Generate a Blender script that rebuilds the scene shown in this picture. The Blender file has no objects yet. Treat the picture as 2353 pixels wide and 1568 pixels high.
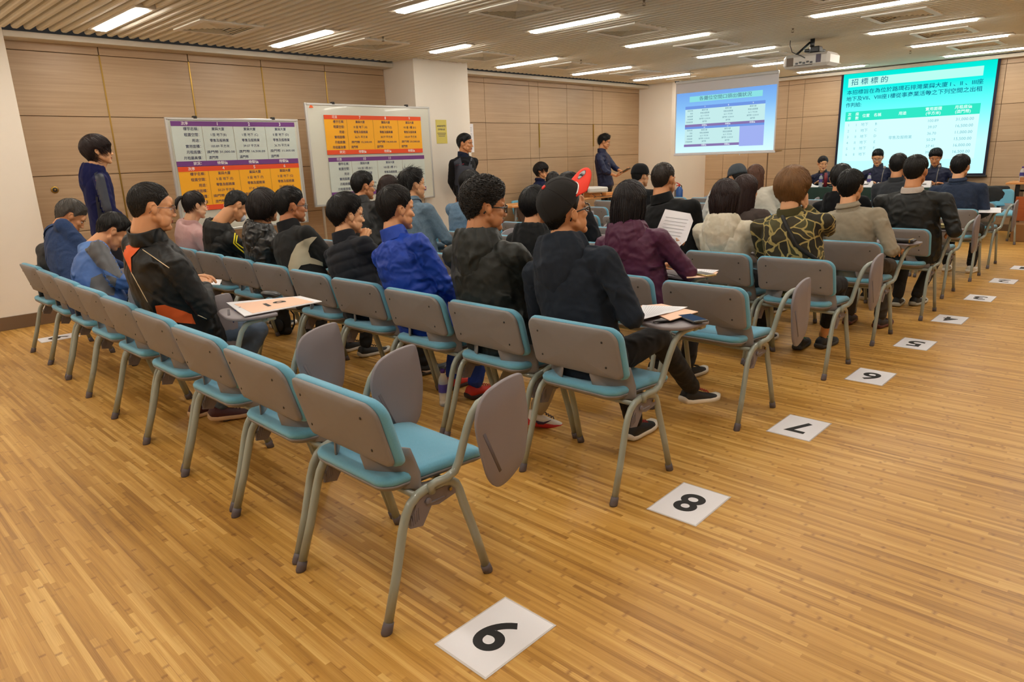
import bpy, math, random
import numpy as np
from mathutils import Vector as V, Matrix as M
random.seed(7); np.random.seed(7)
R = math.radians
SC = bpy.context.scene
COL = SC.collection
# ---------------------------------------------------------------- camera, world, exposure
W, H, FPX, HH = 2353, 1568, 1582.549, 1.43331
def cam_axes(yaw, pitch, roll):
    f = np.array([-math.sin(yaw) * math.cos(pitch), math.cos(yaw) * math.cos(pitch), -math.sin(pitch)])
    r = np.array([math.cos(yaw), math.sin(yaw), 0.]); u = np.cross(r, f)
    return np.array([math.cos(roll) * r + math.sin(roll) * u, -math.sin(roll) * r + math.cos(roll) * u, -f])
CA = cam_axes(R(44.23924434), R(14.83894721), R(-2.07672478))
cd = bpy.data.cameras.new('camera'); cam = bpy.data.objects.new('camera', cd); COL.objects.link(cam)
cd.sensor_fit = 'HORIZONTAL'; cd.sensor_width = 36; cd.lens = FPX / W * 36; cd.clip_start = .05; cd.clip_end = 60
mw = M.Identity(4)
for i in range(3):
    for j in range(3): mw[j][i] = CA[i][j]
mw.translation = (0, 0, HH); cam.matrix_world = mw; SC.camera = cam
def at(px, py, ax, v):
    """point of the room seen at a photo pixel, on the plane axis=v"""
    d = CA.T @ np.array([(px - W / 2) / FPX, -(py - H / 2) / FPX, -1.]); c = np.array([0, 0, HH])
    return c + d * (v - c[ax]) / d[ax]
wd = bpy.data.worlds.new('world'); SC.world = wd; wd.use_nodes = True
wd.node_tree.nodes['Background'].inputs[0].default_value = (1, .9, .8, 1); wd.node_tree.nodes['Background'].inputs[1].default_value = .02
SC.view_settings.view_transform = 'Standard'; SC.view_settings.look = 'None'; SC.view_settings.gamma = 1
SC.view_settings.use_curve_mapping = False; SC.view_settings.exposure = 0.16
SC.cycles.use_denoising = True; SC.cycles.use_adaptive_sampling = True; SC.cycles.adaptive_threshold = .025
SC.cycles.max_bounces = 6; SC.cycles.diffuse_bounces = 4; SC.cycles.glossy_bounces = 3; SC.cycles.transparent_max_bounces = 8
SC.cycles.sample_clamp_indirect = 4; SC.cycles.caustics_reflective = False; SC.cycles.caustics_refractive = False
LAMP = 38.0           # strength of the ceiling tubes
LAMPC = (1, .945, .84)
CEIL = 2.75
# ---------------------------------------------------------------- helpers
def s2l(c):
    return tuple((x / 12.92 if x <= .04045 else ((x + .055) / 1.055) ** 2.4) for x in (v / 255 for v in c))
class MB:
    """collects faces, writes ONE mesh"""
    def __init__(s): s.v = []; s.f = []; s.m = []; s.n = 0; s.sm = []
    def add(s, vs, fs, mi=0, smooth=True):
        vs = np.asarray(vs, float).reshape(-1, 3); o = s.n
        s.v.append(vs); s.n += len(vs)
        for f in fs: s.f.append([i + o for i in f])
        if isinstance(mi, int): s.m += [mi] * len(fs)
        else: s.m += list(mi)
        s.sm += [smooth] * len(fs); return s
    def verts(s): return np.concatenate(s.v) if s.v else np.zeros((0, 3))
    def box(s, a, b, mi=0):
        (x0, y0, z0), (x1, y1, z1) = a, b
        return s.add([(x0, y0, z0), (x1, y0, z0), (x1, y1, z0), (x0, y1, z0), (x0, y0, z1), (x1, y0, z1), (x1, y1, z1), (x0, y1, z1)],
                     [(0, 3, 2, 1), (4, 5, 6, 7), (0, 1, 5, 4), (1, 2, 6, 5), (2, 3, 7, 6), (3, 0, 4, 7)], mi, False)
    def bbox(s, a, b, bv=.004, mi=0):
        """box with chamfered edges"""
        a = np.array(a, float); b = np.array(b, float); c = (a + b) / 2; h = (b - a) / 2; bv = min(bv, min(h) * .9)
        vs = []; idx = {}
        for sx in (-1, 1):
            for sy in (-1, 1):
                for sz in (-1, 1):
                    for k in range(3):
                        hh = h - bv; hh[k] = h[k]; idx[(sx, sy, sz, k)] = len(vs); vs.append(c + np.array([sx, sy, sz]) * hh)
        fs = []
        for k in range(3):
            i, j = (k + 1) % 3, (k + 2) % 3
            for sg in (-1, 1):
                q = []
                for p, r_ in ((-1, -1), (1, -1), (1, 1), (-1, 1)):
                    t = [0, 0, 0]; t[k] = sg; t[i] = p; t[j] = r_; q.append(idx[(*t, k)])
                fs.append(q if sg > 0 else q[::-1])
        for k in range(3):
            i, j = (k + 1) % 3, (k + 2) % 3
            for si in (-1, 1):
                for sj in (-1, 1):
                    t0 = [0, 0, 0]; t0[k] = -1; t0[i] = si; t0[j] = sj; t1 = list(t0); t1[k] = 1
                    q = [idx[(*t0, i)], idx[(*t1, i)], idx[(*t1, j)], idx[(*t0, j)]]; fs.append(q if si * sj < 0 else q[::-1])
        for sx in (-1, 1):
            for sy in (-1, 1):
                for sz in (-1, 1):
                    q = [idx[(sx, sy, sz, k)] for k in range(3)]; fs.append(q if sx * sy * sz > 0 else q[::-1])
        return s.add(vs, fs, mi, False)
    def rings(s, rs, mi=0, caps=True, closed=True, smooth=True):
        """skin a list of rings (each n points)"""
        n = len(rs[0]); vs = np.concatenate([np.asarray(r, float) for r in rs]); fs = []
        for k in range(len(rs) - 1):
            for i in range(n if closed else n - 1):
                j = (i + 1) % n; fs.append((k * n + i, k * n + j, (k + 1) * n + j, (k + 1) * n + i))
        if caps:
            fs.append(tuple(range(n))[::-1]); L = (len(rs) - 1) * n; fs.append(tuple(range(L, L + n)))
        return s.add(vs, fs, mi, smooth)
    def tube(s, pts, r, n=10, mi=0, ell=None, caps=True):
        """tube along a polyline; r number or list; ell=(side vector, ratio) squashes along side"""
        P = [np.array(p, float) for p in pts]; rr = [r] * len(P) if np.isscalar(r) else r; rs = []; up = None
        for i, p in enumerate(P):
            t = (P[min(i + 1, len(P) - 1)] - P[max(i - 1, 0)]); t /= np.linalg.norm(t) + 1e-12
            if up is None: up = np.array([0, 0, 1.]) if abs(t[2]) < .9 else np.array([1., 0, 0])
            u = up - t * (up @ t); u /= np.linalg.norm(u) + 1e-12; w = np.cross(t, u); up = u
            ring = []
            for k in range(n):
                a = 2 * math.pi * k / n; o = (math.cos(a) * u + math.sin(a) * w) * rr[i]
                if ell is not None: sd = np.array(ell[0], float); o = o + sd * (o @ sd) * (ell[1] - 1)
                ring.append(p + o)
            rs.append(ring)
        return s.rings(rs, mi, caps)
    def ell(s, c, r, rot=None, mi=0, nu=16, nv=10):
        c = np.array(c, float); r = np.array([r] * 3 if np.isscalar(r) else r, float); vs = []; fs = []
        for j in range(1, nv):
            th = math.pi * j / nv
            for i in range(nu):
                a = 2 * math.pi * i / nu; vs.append((math.sin(th) * math.cos(a), math.sin(th) * math.sin(a), math.cos(th)))
        vs += [(0, 0, 1), (0, 0, -1)]; T = (nv - 1) * nu
        vs = np.array(vs) * r
        if rot is not None: vs = vs @ np.array(rot).T
        for j in range(nv - 2):
            for i in range(nu): k = (i + 1) % nu; fs.append((j * nu + i, (j + 1) * nu + i, (j + 1) * nu + k, j * nu + k))
        for i in range(nu): k = (i + 1) % nu; fs.append((T, i, k)); fs.append((T + 1, (nv - 2) * nu + k, (nv - 2) * nu + i))
        return s.add(vs + c, fs, mi)
    def cap(s, p0, r0, p1, r1, n=14, mi=0):
        """tapered capsule"""
        p0 = np.array(p0, float); p1 = np.array(p1, float); t = p1 - p0; L = np.linalg.norm(t)
        if L < 1e-6: return s.ell(p0, r0, mi=mi)
        t /= L; pts = []; rr = []
        for a in (85, 60, 30): pts.append(p0 - t * r0 * math.sin(R(a))); rr.append(r0 * math.cos(R(a)))
        pts += [p0, p1]; rr += [r0, r1]
        for a in (30, 60, 85): pts.append(p1 + t * r1 * math.sin(R(a))); rr.append(r1 * math.cos(R(a)))
        return s.tube(pts, rr, n, mi)
    def prism(s, poly, z0, z1, mi=0, ax='z'):
        n = len(poly); f = {'z': lambda p, z: (p[0], p[1], z), 'x': lambda p, z: (z, p[0], p[1]), 'y': lambda p, z: (p[0], z, p[1])}[ax]
        vs = [f(p, z0) for p in poly] + [f(p, z1) for p in poly]
        fs = [tuple(range(n))[::-1], tuple(range(n, 2 * n))] + [(i, (i + 1) % n, n + (i + 1) % n, n + i) for i in range(n)]
        if ax == 'y': fs = [q[::-1] for q in fs]
        return s.add(vs, fs, mi, False)
    def xf(s, m):
        m = np.array(m); s.v = [v @ m[:3, :3].T + m[:3, 3] for v in s.v]; return s
    def build(s, name, mats, parent=None, shade=None):
        return link(name, mesh_of(name, s.verts(), s.f, s.m, s.sm if shade is None else [shade] * len(s.f)), mats, parent)
def mesh_of(name, v, f, mi=None, sm=None):
    me = bpy.data.meshes.new(name); v = np.asarray(v, np.float32)
    me.vertices.add(len(v)); me.vertices.foreach_set('co', v.ravel())
    if isinstance(f, np.ndarray): cnt = np.full(len(f), f.shape[1]); idx = f.ravel()
    else: cnt = np.array([len(q) for q in f]); idx = np.fromiter((i for q in f for i in q), np.int32, int(cnt.sum()))
    me.loops.add(len(idx)); me.loops.foreach_set('vertex_index', idx.astype(np.int32))
    me.polygons.add(len(cnt)); me.polygons.foreach_set('loop_start', np.concatenate([[0], np.cumsum(cnt)[:-1]]).astype(np.int32))
    me.polygons.foreach_set('loop_total', cnt.astype(np.int32))
    if mi is not None: me.polygons.foreach_set('material_index', np.array(mi, np.int32))
    if sm is not None: me.polygons.foreach_set('use_smooth', np.array(sm, bool))
    me.update(calc_edges=True); return me
def link(name, me, mats, parent=None):
    if not isinstance(mats, (list, tuple)): mats = [mats]
    for m in mats: me.materials.append(m)
    o = bpy.data.objects.new(name, me); COL.objects.link(o)
    if parent is not None: o.parent = parent
    return o
def tag(o, label=None, cat=None, group=None, kind=None):
    for k, v in (('label', label), ('category', cat), ('group', group), ('kind', kind)):
        if v: o[k] = v
    return o
def empty(name, loc=(0, 0, 0), rz=0, **k):
    o = bpy.data.objects.new(name, None); COL.objects.link(o); o.location = loc; o.rotation_euler = (0, 0, rz); o.empty_display_size = .1
    return tag(o, **k)
def copy_tree(o, parent=None):
    c = o.copy(); COL.objects.link(c)
    if parent is not None: c.parent = parent
    for ch in KIDS.get(o.name, []) or [x for x in o.children]: copy_tree(ch, c)
    return c
KIDS = {}
# ---------------------------------------------------------------- materials
def newmat(name):
    m = bpy.data.materials.new(name); m.use_nodes = True; nt = m.node_tree; nt.nodes.clear()
    o = nt.nodes.new('ShaderNodeOutputMaterial'); b = nt.nodes.new('ShaderNodeBsdfPrincipled'); nt.links.new(b.outputs[0], o.inputs[0]); return m, nt, b
def N(nt, t, **k):
    n = nt.nodes.new('ShaderNode' + t)
    for a, v in k.items():
        if a.startswith('i_'): n.inputs[a[2:].replace('_', ' ')].default_value = v
        else: setattr(n, a, v)
    return n
def mat(name, col, rough=.6, bump=0, bs=200, var=0, vs=6, metal=0, spec=.5, sheen=0, coord='Object', emit=None, es=1, alpha=1, aniso=(1, 1, 1), coat=0, trans=0):
    """procedural material: colour in sRGB 0-255 with noise variation and bump"""
    m, nt, b = newmat(name); c = s2l(col); b.inputs['Base Color'].default_value = (*c, 1); b.inputs['Roughness'].default_value = rough
    b.inputs['Metallic'].default_value = metal; b.inputs['Specular IOR Level'].default_value = spec
    b.inputs['Sheen Weight'].default_value = sheen; b.inputs['Coat Weight'].default_value = coat; b.inputs['Transmission Weight'].default_value = trans
    if alpha < 1: b.inputs['Alpha'].default_value = alpha
    if emit: b.inputs['Emission Color'].default_value = (*s2l(emit), 1); b.inputs['Emission Strength'].default_value = es
    tc = N(nt, 'TexCoord'); mp = N(nt, 'Mapping'); mp.inputs['Scale'].default_value = aniso; nt.links.new(tc.outputs[coord], mp.inputs[0])
    if var:
        n = N(nt, 'TexNoise', i_Scale=vs, i_Detail=3); nt.links.new(mp.outputs[0], n.inputs[0])
        mx = N(nt, 'Mix', data_type='RGBA'); d = [max(0, x * (1 - var)) for x in c]; l = [min(1, x * (1 + var)) for x in c]
        mx.inputs[6].default_value = (*d, 1); mx.inputs[7].default_value = (*l, 1)
        nt.links.new(n.outputs[0], mx.inputs[0]); nt.links.new(mx.outputs[2], b.inputs['Base Color'])
    if bump:
        n = N(nt, 'TexNoise', i_Scale=bs, i_Detail=2); nt.links.new(mp.outputs[0], n.inputs[0])
        bp = N(nt, 'Bump', i_Strength=bump, i_Distance=.002); nt.links.new(n.outputs[0], bp.inputs['Height']); nt.links.new(bp.outputs[0], b.inputs['Normal'])
    return m
def ramp(nt, stops, interp='LINEAR'):
    r = N(nt, 'ValToRGB'); r.color_ramp.interpolation = interp; e = r.color_ramp.elements
    while len(e) < len(stops): e.new(.5)
    for i, (p, c) in enumerate(stops): e[i].position = p; e[i].color = (*c, 1) if len(c) == 3 else c
    return r
def emitmat(name, col, st, lin=False):
    m = bpy.data.materials.new(name); m.use_nodes = True; nt = m.node_tree; nt.nodes.clear()
    o = nt.nodes.new('ShaderNodeOutputMaterial'); e = nt.nodes.new('ShaderNodeEmission'); nt.links.new(e.outputs[0], o.inputs[0])
    e.inputs[0].default_value = (*(col if lin else s2l(col)), 1); e.inputs[1].default_value = st; return m
def floor_mat():
    m, nt, b = newmat('bamboo_floor'); L = nt.links.new
    tc = N(nt, 'TexCoord'); sx = N(nt, 'SeparateXYZ'); L(tc.outputs['Object'], sx.inputs[0])
    def mth(op, a, v=None, w=None):
        n = N(nt, 'Math', operation=op)
        for i, q in enumerate((a, v, w)):
            if q is None: continue
            if hasattr(q, 'is_output'): L(q, n.inputs[i])
            else: n.inputs[i].default_value = q
        return n.outputs[0]
    SW = .0185
    row = mth('FLOOR', mth('DIVIDE', sx.outputs[1], SW)); wr = N(nt, 'TexWhiteNoise', noise_dimensions='1D'); L(row, wr.inputs['W'])
    # each bamboo strip gets its own length offset and its own tone
    xo = mth('ADD', sx.outputs[0], mth('MULTIPLY', wr.outputs[0], 7.3)); seg = mth('FLOOR', mth('DIVIDE', xo, .46))
    cb = N(nt, 'CombineXYZ'); L(row, cb.inputs[0]); L(seg, cb.inputs[1]); wn = N(nt, 'TexWhiteNoise', noise_dimensions='2D'); L(cb.outputs[0], wn.inputs['Vector'])
    mp = N(nt, 'Mapping'); mp.inputs['Scale'].default_value = (1.6, 62, 1); L(tc.outputs['Object'], mp.inputs[0])
    ns = N(nt, 'TexNoise', i_Scale=1.0, i_Detail=5, i_Roughness=.6); L(mp.outputs[0], ns.inputs[0])
    mp2 = N(nt, 'Mapping'); mp2.inputs['Scale'].default_value = (6, 400, 1); L(tc.outputs['Object'], mp2.inputs[0])
    ns2 = N(nt, 'TexNoise', i_Scale=1.0, i_Detail=2); L(mp2.outputs[0], ns2.inputs[0])
    big = N(nt, 'TexNoise', i_Scale=.9, i_Detail=2); L(tc.outputs['Object'], big.inputs[0])
    t = mth('ADD', mth('MULTIPLY', wn.outputs[0], .36), mth('MULTIPLY', ns.outputs[0], .64)); t = mth('ADD', t, mth('MULTIPLY', mth('SUBTRACT', ns2.outputs[0], .5), .3))
    t = mth('ADD', t, mth('MULTIPLY', mth('SUBTRACT', big.outputs[0], .5), .35))
    cr = ramp(nt, [(.16, s2l((140, 94, 36))), (.42, s2l((182, 134, 60))), (.60, s2l((200, 152, 78))), (.86, s2l((226, 186, 112)))]); L(t, cr.inputs[0])
    # bamboo nodes: short dark bands across single strips
    fx = mth('FRACT', mth('DIVIDE', mth('ADD', xo, mth('MULTIPLY', wr.outputs[0], 3.1)), .23)); nd = mth('MAXIMUM', 0.0, mth('SUBTRACT', 1.0, mth('MULTIPLY', mth('ABSOLUTE', mth('ADD', mth('SUBTRACT', fx, .5), mth('MULTIPLY', mth('SUBTRACT', ns2.outputs[0], .5), .05))), 22.0)))
    cb2 = N(nt, 'CombineXYZ'); L(row, cb2.inputs[0]); L(mth('FLOOR', mth('DIVIDE', mth('ADD', xo, mth('MULTIPLY', wr.outputs[0], 3.1)), .23)), cb2.inputs[1])
    wn2 = N(nt, 'TexWhiteNoise', noise_dimensions='2D'); L(cb2.outputs[0], wn2.inputs['Vector'])
    nd = mth('MULTIPLY', nd, mth('MULTIPLY', mth('MAXIMUM', 0.0, mth('SUBTRACT', wn2.outputs[0], .35)), 1.1))
    mx = N(nt, 'Mix', data_type='RGBA'); L(nd, mx.inputs[0]); L(cr.outputs[0], mx.inputs[6]); mx.inputs[7].default_value = (*s2l((128, 80, 34)), 1)
    # board joints
    jy = mth('LESS_THAN', mth('FRACT', mth('DIVIDE', sx.outputs[1], SW * 7)), .012); mx2 = N(nt, 'Mix', data_type='RGBA'); L(mth('MULTIPLY', jy, .35), mx2.inputs[0])
    L(mx.outputs[2], mx2.inputs[6]); mx2.inputs[7].default_value = (*s2l((120, 78, 34)), 1); L(mx2.outputs[2], b.inputs['Base Color'])
    rr = mth('ADD', .34, mth('MULTIPLY', big.outputs[0], .16)); L(rr, b.inputs['Roughness'])
    b.inputs['Specular IOR Level'].default_value = .45
    bp = N(nt, 'Bump', i_Strength=.08, i_Distance=.001); L(ns.outputs[0], bp.inputs['Height']); L(bp.outputs[0], b.inputs['Normal'])
    return m
def wood_mat(name, c0, c1, axis, rough=.45):
    """veneer with grain running along axis (0 x, 1 y)"""
    m, nt, b = newmat(name); L = nt.links.new; tc = N(nt, 'TexCoord'); mp = N(nt, 'Mapping')
    sc = [26, 26, 26]; sc[axis] = 1.1; sc[2] = 60; mp.inputs['Scale'].default_value = sc; L(tc.outputs['Object'], mp.inputs[0])
    n = N(nt, 'TexNoise', i_Scale=1.0, i_Detail=6, i_Roughness=.65, i_Distortion=.4); L(mp.outputs[0], n.inputs[0])
    b2 = N(nt, 'TexNoise', i_Scale=1.3, i_Detail=2); L(tc.outputs['Object'], b2.inputs[0])
    ad = N(nt, 'Math', operation='MULTIPLY_ADD'); L(b2.outputs[0], ad.inputs[0]); ad.inputs[1].default_value = .35; L(n.outputs[0], ad.inputs[2])
    r = ramp(nt, [(.35, s2l(c0)), (.85, s2l(c1))]); L(ad.outputs[0], r.inputs[0]); L(r.outputs[0], b.inputs['Base Color']); b.inputs['Roughness'].default_value = rough
    return m
def crease(nt, b, sc=7., st=.7, dist=.012):
    """cloth creases: ridged noise bump"""
    L = nt.links.new; tc = N(nt, 'TexCoord'); n = N(nt, 'TexNoise', noise_type='RIDGED_MULTIFRACTAL', i_Scale=sc, i_Detail=3, i_Distortion=.9); n.inputs['Roughness'].default_value = .5; L(tc.outputs['Object'], n.inputs[0])
    bp = N(nt, 'Bump', i_Strength=st, i_Distance=dist); L(n.outputs[0], bp.inputs['Height'])
    old = b.inputs['Normal'].links[0].from_socket if b.inputs['Normal'].is_linked else None
    if old is not None: L(old, bp.inputs['Normal'])
    L(bp.outputs[0], b.inputs['Normal'])
def camo_mat(name, cols, edge, scale, ew=.05):
    m, nt, b = newmat(name); L = nt.links.new; tc = N(nt, 'TexCoord'); n = N(nt, 'TexNoise', i_Scale=scale * .7, i_Detail=1); L(tc.outputs['Object'], n.inputs[0])
    ad = N(nt, 'VectorMath', operation='MULTIPLY_ADD'); L(n.outputs['Color'], ad.inputs[0]); ad.inputs[1].default_value = (1.6 / scale,) * 3; L(tc.outputs['Object'], ad.inputs[2])
    v = N(nt, 'TexVoronoi', i_Scale=scale); L(ad.outputs[0], v.inputs['Vector']); e = N(nt, 'TexVoronoi', feature='DISTANCE_TO_EDGE', i_Scale=scale); L(ad.outputs[0], e.inputs['Vector'])
    sp = N(nt, 'SeparateColor'); L(v.outputs['Color'], sp.inputs[0]); k = len(cols); r = ramp(nt, [(i / k, s2l(c)) for i, c in enumerate(cols)], 'CONSTANT'); L(sp.outputs[0], r.inputs[0])
    if edge:
        g = N(nt, 'Math', operation='LESS_THAN'); L(e.outputs['Distance'], g.inputs[0]); g.inputs[1].default_value = ew
        mx = N(nt, 'Mix', data_type='RGBA'); L(g.outputs[0], mx.inputs[0]); L(r.outputs[0], mx.inputs[6]); mx.inputs[7].default_value = (*s2l(edge), 1); L(mx.outputs[2], b.inputs['Base Color'])
    else: L(r.outputs[0], b.inputs['Base Color'])
    b.inputs['Roughness'].default_value = .85; crease(nt, b); return m
MT = {}
def mt(k, *a, **kw):
    if k not in MT:
        MT[k] = mat(k, *a, **kw); pre = k.split('_')[0]
        if pre in CREASE: crease(MT[k].node_tree, MT[k].node_tree.nodes['Principled BSDF'], *CREASE[pre])
    return MT[k]
CREASE = {'cloth': (8., .8, .03), 'nylon': (9., .9, .04), 'shiny': (15., 1., .022), 'denim': (9., .8, .03), 'trouser': (9., .8, .03), 'jeans': (9., .8, .03)}
FLOOR = floor_mat()
WALLP = wood_mat('wall_veneer', (162, 132, 100), (186, 157, 124), 1); WALLF = wood_mat('front_wall_veneer', (164, 134, 102), (188, 159, 126), 0)
PAINT = mt('wall_paint', (236, 226, 212), .8, .15, 300, .03, 2); SKIRT = mt('skirting', (112, 88, 66), .5, 0, 0, .1, 4)
CEILM = mt('ceiling_baffle_paint', (238, 234, 220), .6, 0, 0, .04, 3); DARK = mt('plenum_black', (14, 12, 10), .9); GOLD = mt('brass_strip', (166, 132, 62), .35, metal=.8)
WHITE = mt('white_paint', (214, 206, 192), .5, .05, 100); SEAM = mt('panel_gap', (104, 80, 58), .9)
TUBEL = emitmat('lamp_diffuser', (LAMPC), LAMP, True)
# ---------------------------------------------------------------- the room
XW, XF, YF, XR, YB = -8.25, -8.03, 13.8, 3.4, -2.6       # panelled wall, front of piers, front wall, right wall, back wall
def st(name, mb, mats): return tag(mb.build(name, mats), kind='structure')
st('floor', MB().box((XW - .1, YB - .1, -.06), (XR + .1, YF + .1, 0)), FLOOR)
mb = MB(); y = YB + .03                                      # ceiling: rounded baffles running across the room over a black void
prof = [(-.030, .065), (-.030, .02), (-.025, .006), (-.014, .0), (.014, .0), (.025, .006), (.030, .02), (.030, .065)]
while y < YF - .03:
    mb.rings([[(x, y + p[0], CEIL + p[1]) for p in prof] for x in (XF + .02, XR)], 0, caps=True, closed=True, smooth=False); y += .1
mb.box((XW - .1, YB - .1, CEIL + .14), (XR + .1, YF + .1, CEIL + .2), 1)
st('ceiling', mb, [CEILM, DARK])
def panel_wall(name, y0, y1, seams, zs, x=XW):
    """veneered panels with open joints, on the plane x"""
    mb = MB(); mb.box((x - .1, y0, 0), (x - .018, y1, 2.72), 1); ys = [y0] + seams + [y1]
    for a, b in zip(ys[:-1], ys[1:]):
        for c, d in zip(zs[:-1], zs[1:]): mb.bbox((x - .018, a + .005, c + .003), (x, b - .005, d - .003), .002, 0)
    for s_ in seams: mb.box((x - .016, s_ - .007, .1), (x + .006, s_ + .007, 2.6), 2)
    return st(name, mb, [WALLP, SEAM, GOLD])
ZS = [.1, .28, .86, 1.425, 2.0, 2.6, 2.72]
panel_wall('wall_left', YB, 6.13, [-1.8, -.9, 0, .85, 1.72, 2.57, 3.47, 4.33, 5.2], ZS)
mb = MB(); x = XW; y0, y1 = 7.1, 12.4; sm = [8.05, 9.1, 9.33, 10.1, 10.87, 11.15]
mb.box((x - .1, y0, 0), (x - .018, y1, 2.72), 1); ys = [y0] + sm + [y1]
for a, b in zip(ys[:-1], ys[1:]):
    for c, d in zip(ZS[:-1], ZS[1:]): mb.bbox((x - .018, a + .003, c + .003), (x, b - .003, d - .003), .002, 0)
for yy in (9.33, 10.87): mb.box((x, yy - .012, 1.6), (x + .012, yy + .012, 2.0), 2)
st('wall_left_far', mb, [WALLP, SEAM, GOLD])
mb = MB()                                                   # front wall
ys = [-7.6, -7.1, -6.55, -5.8, -5.5, -4.7, -3.9, -3.1, -2.35, -1.6, -.8, 0, .8, 1.6, 2.4, XR]
mb.box((XW, YF + .018, 0), (XR, YF + .12, 2.72), 1)
for a, b in zip(ys[:-1], ys[1:]):
    for c, d in zip(ZS[:-1], ZS[1:]): mb.bbox((a + .003, YF, c + .003), (b - .003, YF + .018, d - .003), .002, 0)
mb.bbox((-6.1, YF - .012, 1.395), (-5.86, YF, 1.405), .001, 2); mb.box((-6.15, YF - .004, .1), (-6.13, YF, 2.0), 1)
st('wall_front', mb, [WALLF, SEAM, GOLD])
def pier(name, x0, y0, x1, y1):
    mb = MB().box((x0, y0, 0), (x1, y1, CEIL + .1)); return st(name, mb, PAINT)
pier('wall_left_near_pier', XW - .1, YB, XF, 1.73); pier('wall_left_middle_pier', XW - .1, 6.13, -7.6, 7.1); pier('wall_left_far_pier', XW - .1, 12.4, -7.5, YF + .1)
st('wall_right', MB().box((XR, YB, 0), (XR + .1, YF, CEIL + .1)), PAINT); st('wall_back', MB().box((XW, YB - .1, 0), (XR, YB, CEIL + .1)), PAINT)
st('trim_1', MB().bbox((XW, 1.73, 2.68), (XF, 6.13, 2.735), .004).bbox((XW, 7.1, 2.68), (XF, 12.4, 2.735), .004), WHITE)
st('trim_2', MB().bbox((-7.5, YF - .16, 2.68), (XR, YF, 2.735), .004), WHITE)
st('baseboard_left', MB().bbox((XF, YB, 0), (XF + .014, 1.73, .128), .003).bbox((XW, 1.75, 0), (XW + .014, 6.13, .1), .003).bbox((-7.6, 6.13, 0), (-7.586, 7.1, .128), .003)
   .bbox((XW, 7.1, 0), (XW + .014, 12.4, .1), .003).bbox((-7.5, 12.4, 0), (-7.486, YF, .128), .003), SKIRT)
st('baseboard_front', MB().bbox((-7.5, YF - .014, 0), (XR, YF, .1), .003), SKIRT)
# ---------------------------------------------------------------- ceiling lamps, vents, sprinklers
def lamp():
    e = empty('ceiling_lamp'); z = CEIL
    mb = MB().bbox((-.62, -.085, z - .012), (-.545, .085, z + .07), .004).bbox((.545, -.085, z - .012), (.62, .085, z + .07), .004)
    mb.bbox((-.55, -.085, z - .012), (.55, -.049, z + .07), .004).bbox((-.55, .049, z - .012), (.55, .085, z + .07), .004).box((-.6, -.08, z + .05), (.6, .08, z + .1))
    mb.build('housing', WHITE, e)
    MB().bbox((-.545, -.049, z - .026), (.545, .049, z + .01), .004).build('diffuser', TUBEL, e); return e
def vent():
    e = empty('ceiling_vent'); z = CEIL
    def fr(mb, h, w, z0, z1, slope=.02):
        for s_ in (0, 1, 2, 3):
            c, s2 = [(1, 0), (0, 1), (-1, 0), (0, -1)][s_]
            q = [(-h, -h, z1), (h, -h, z1), (h - w, -h + w, z0), (-h + w, -h + w, z0)]
            q = [(c * a - s2 * b, s2 * a + c * b, d) for a, b, d in q]; q2 = [(a, b, d + .006) for a, b, d in q]
            mb.add(q + q2, [(3, 2, 1, 0), (4, 5, 6, 7), (0, 1, 5, 4), (1, 2, 6, 5), (2, 3, 7, 6), (3, 0, 4, 7)], 0, False)
    mb = MB(); fr(mb, .31, .06, z - .014, z - .012); fr(mb, .31, .004, z - .012, z + .05); mb.build('frame', VENT, e)
    mb = MB()
    for k in range(6): fr(mb, .245 - .040 * k, .027, z - .012, z + .006)
    mb.build('louvre', mt('louvre_paint', (240, 236, 222), .5), e); MB().box((-.27, -.27, z + .018), (.27, .27, z + .05)).build('duct', mt('duct_grey', (62, 58, 52), .8), e); return e
VENT = mt('vent_paint', (248, 246, 238), .5)
LX, VX = [-7.05, -4.78, -2.5, -.25], [-6.97, -4.7, -2.45, -.2, 2.05]; l0 = lamp(); v0 = vent(); KIDS = {}
RN = ['first', 'second', 'third', 'fourth', 'fifth', 'sixth', 'seventh', 'eighth', 'ninth', 'tenth']
CN = ['by the left wall', 'left of the middle', 'above the aisle', 'above the open floor', 'by the right wall']
first = True
for j in range(-2, 7):
    for i, x in enumerate(LX):
        yy = 2.42 + 1.77 * j
        if yy > YF - .3: continue
        o = l0 if first else copy_tree(l0); first = False; o.location = (x + (.38 if i == 0 and j == 2 else 0), yy, 0); o.scale.x = .58 if i == 0 and j == 2 else 1
        tag(o, 'lit tube lamp in the line %s, %s from the back' % (CN[i], RN[j + 2]), 'ceiling lamp', 'lit lamps in the slatted ceiling')
first = True
for j in range(-1, 6):
    for i, x in enumerate(VX):
        if j < 0 and i in (0, 4): continue
        o = v0 if first else copy_tree(v0); first = False; o.location = (x, 3.27 + 1.77 * j, 0)
        tag(o, 'square air vent in the line %s, %s from the back' % (CN[i], RN[j + 1]), 'air vent', 'air vents in the slatted ceiling')
s0 = None
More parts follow.
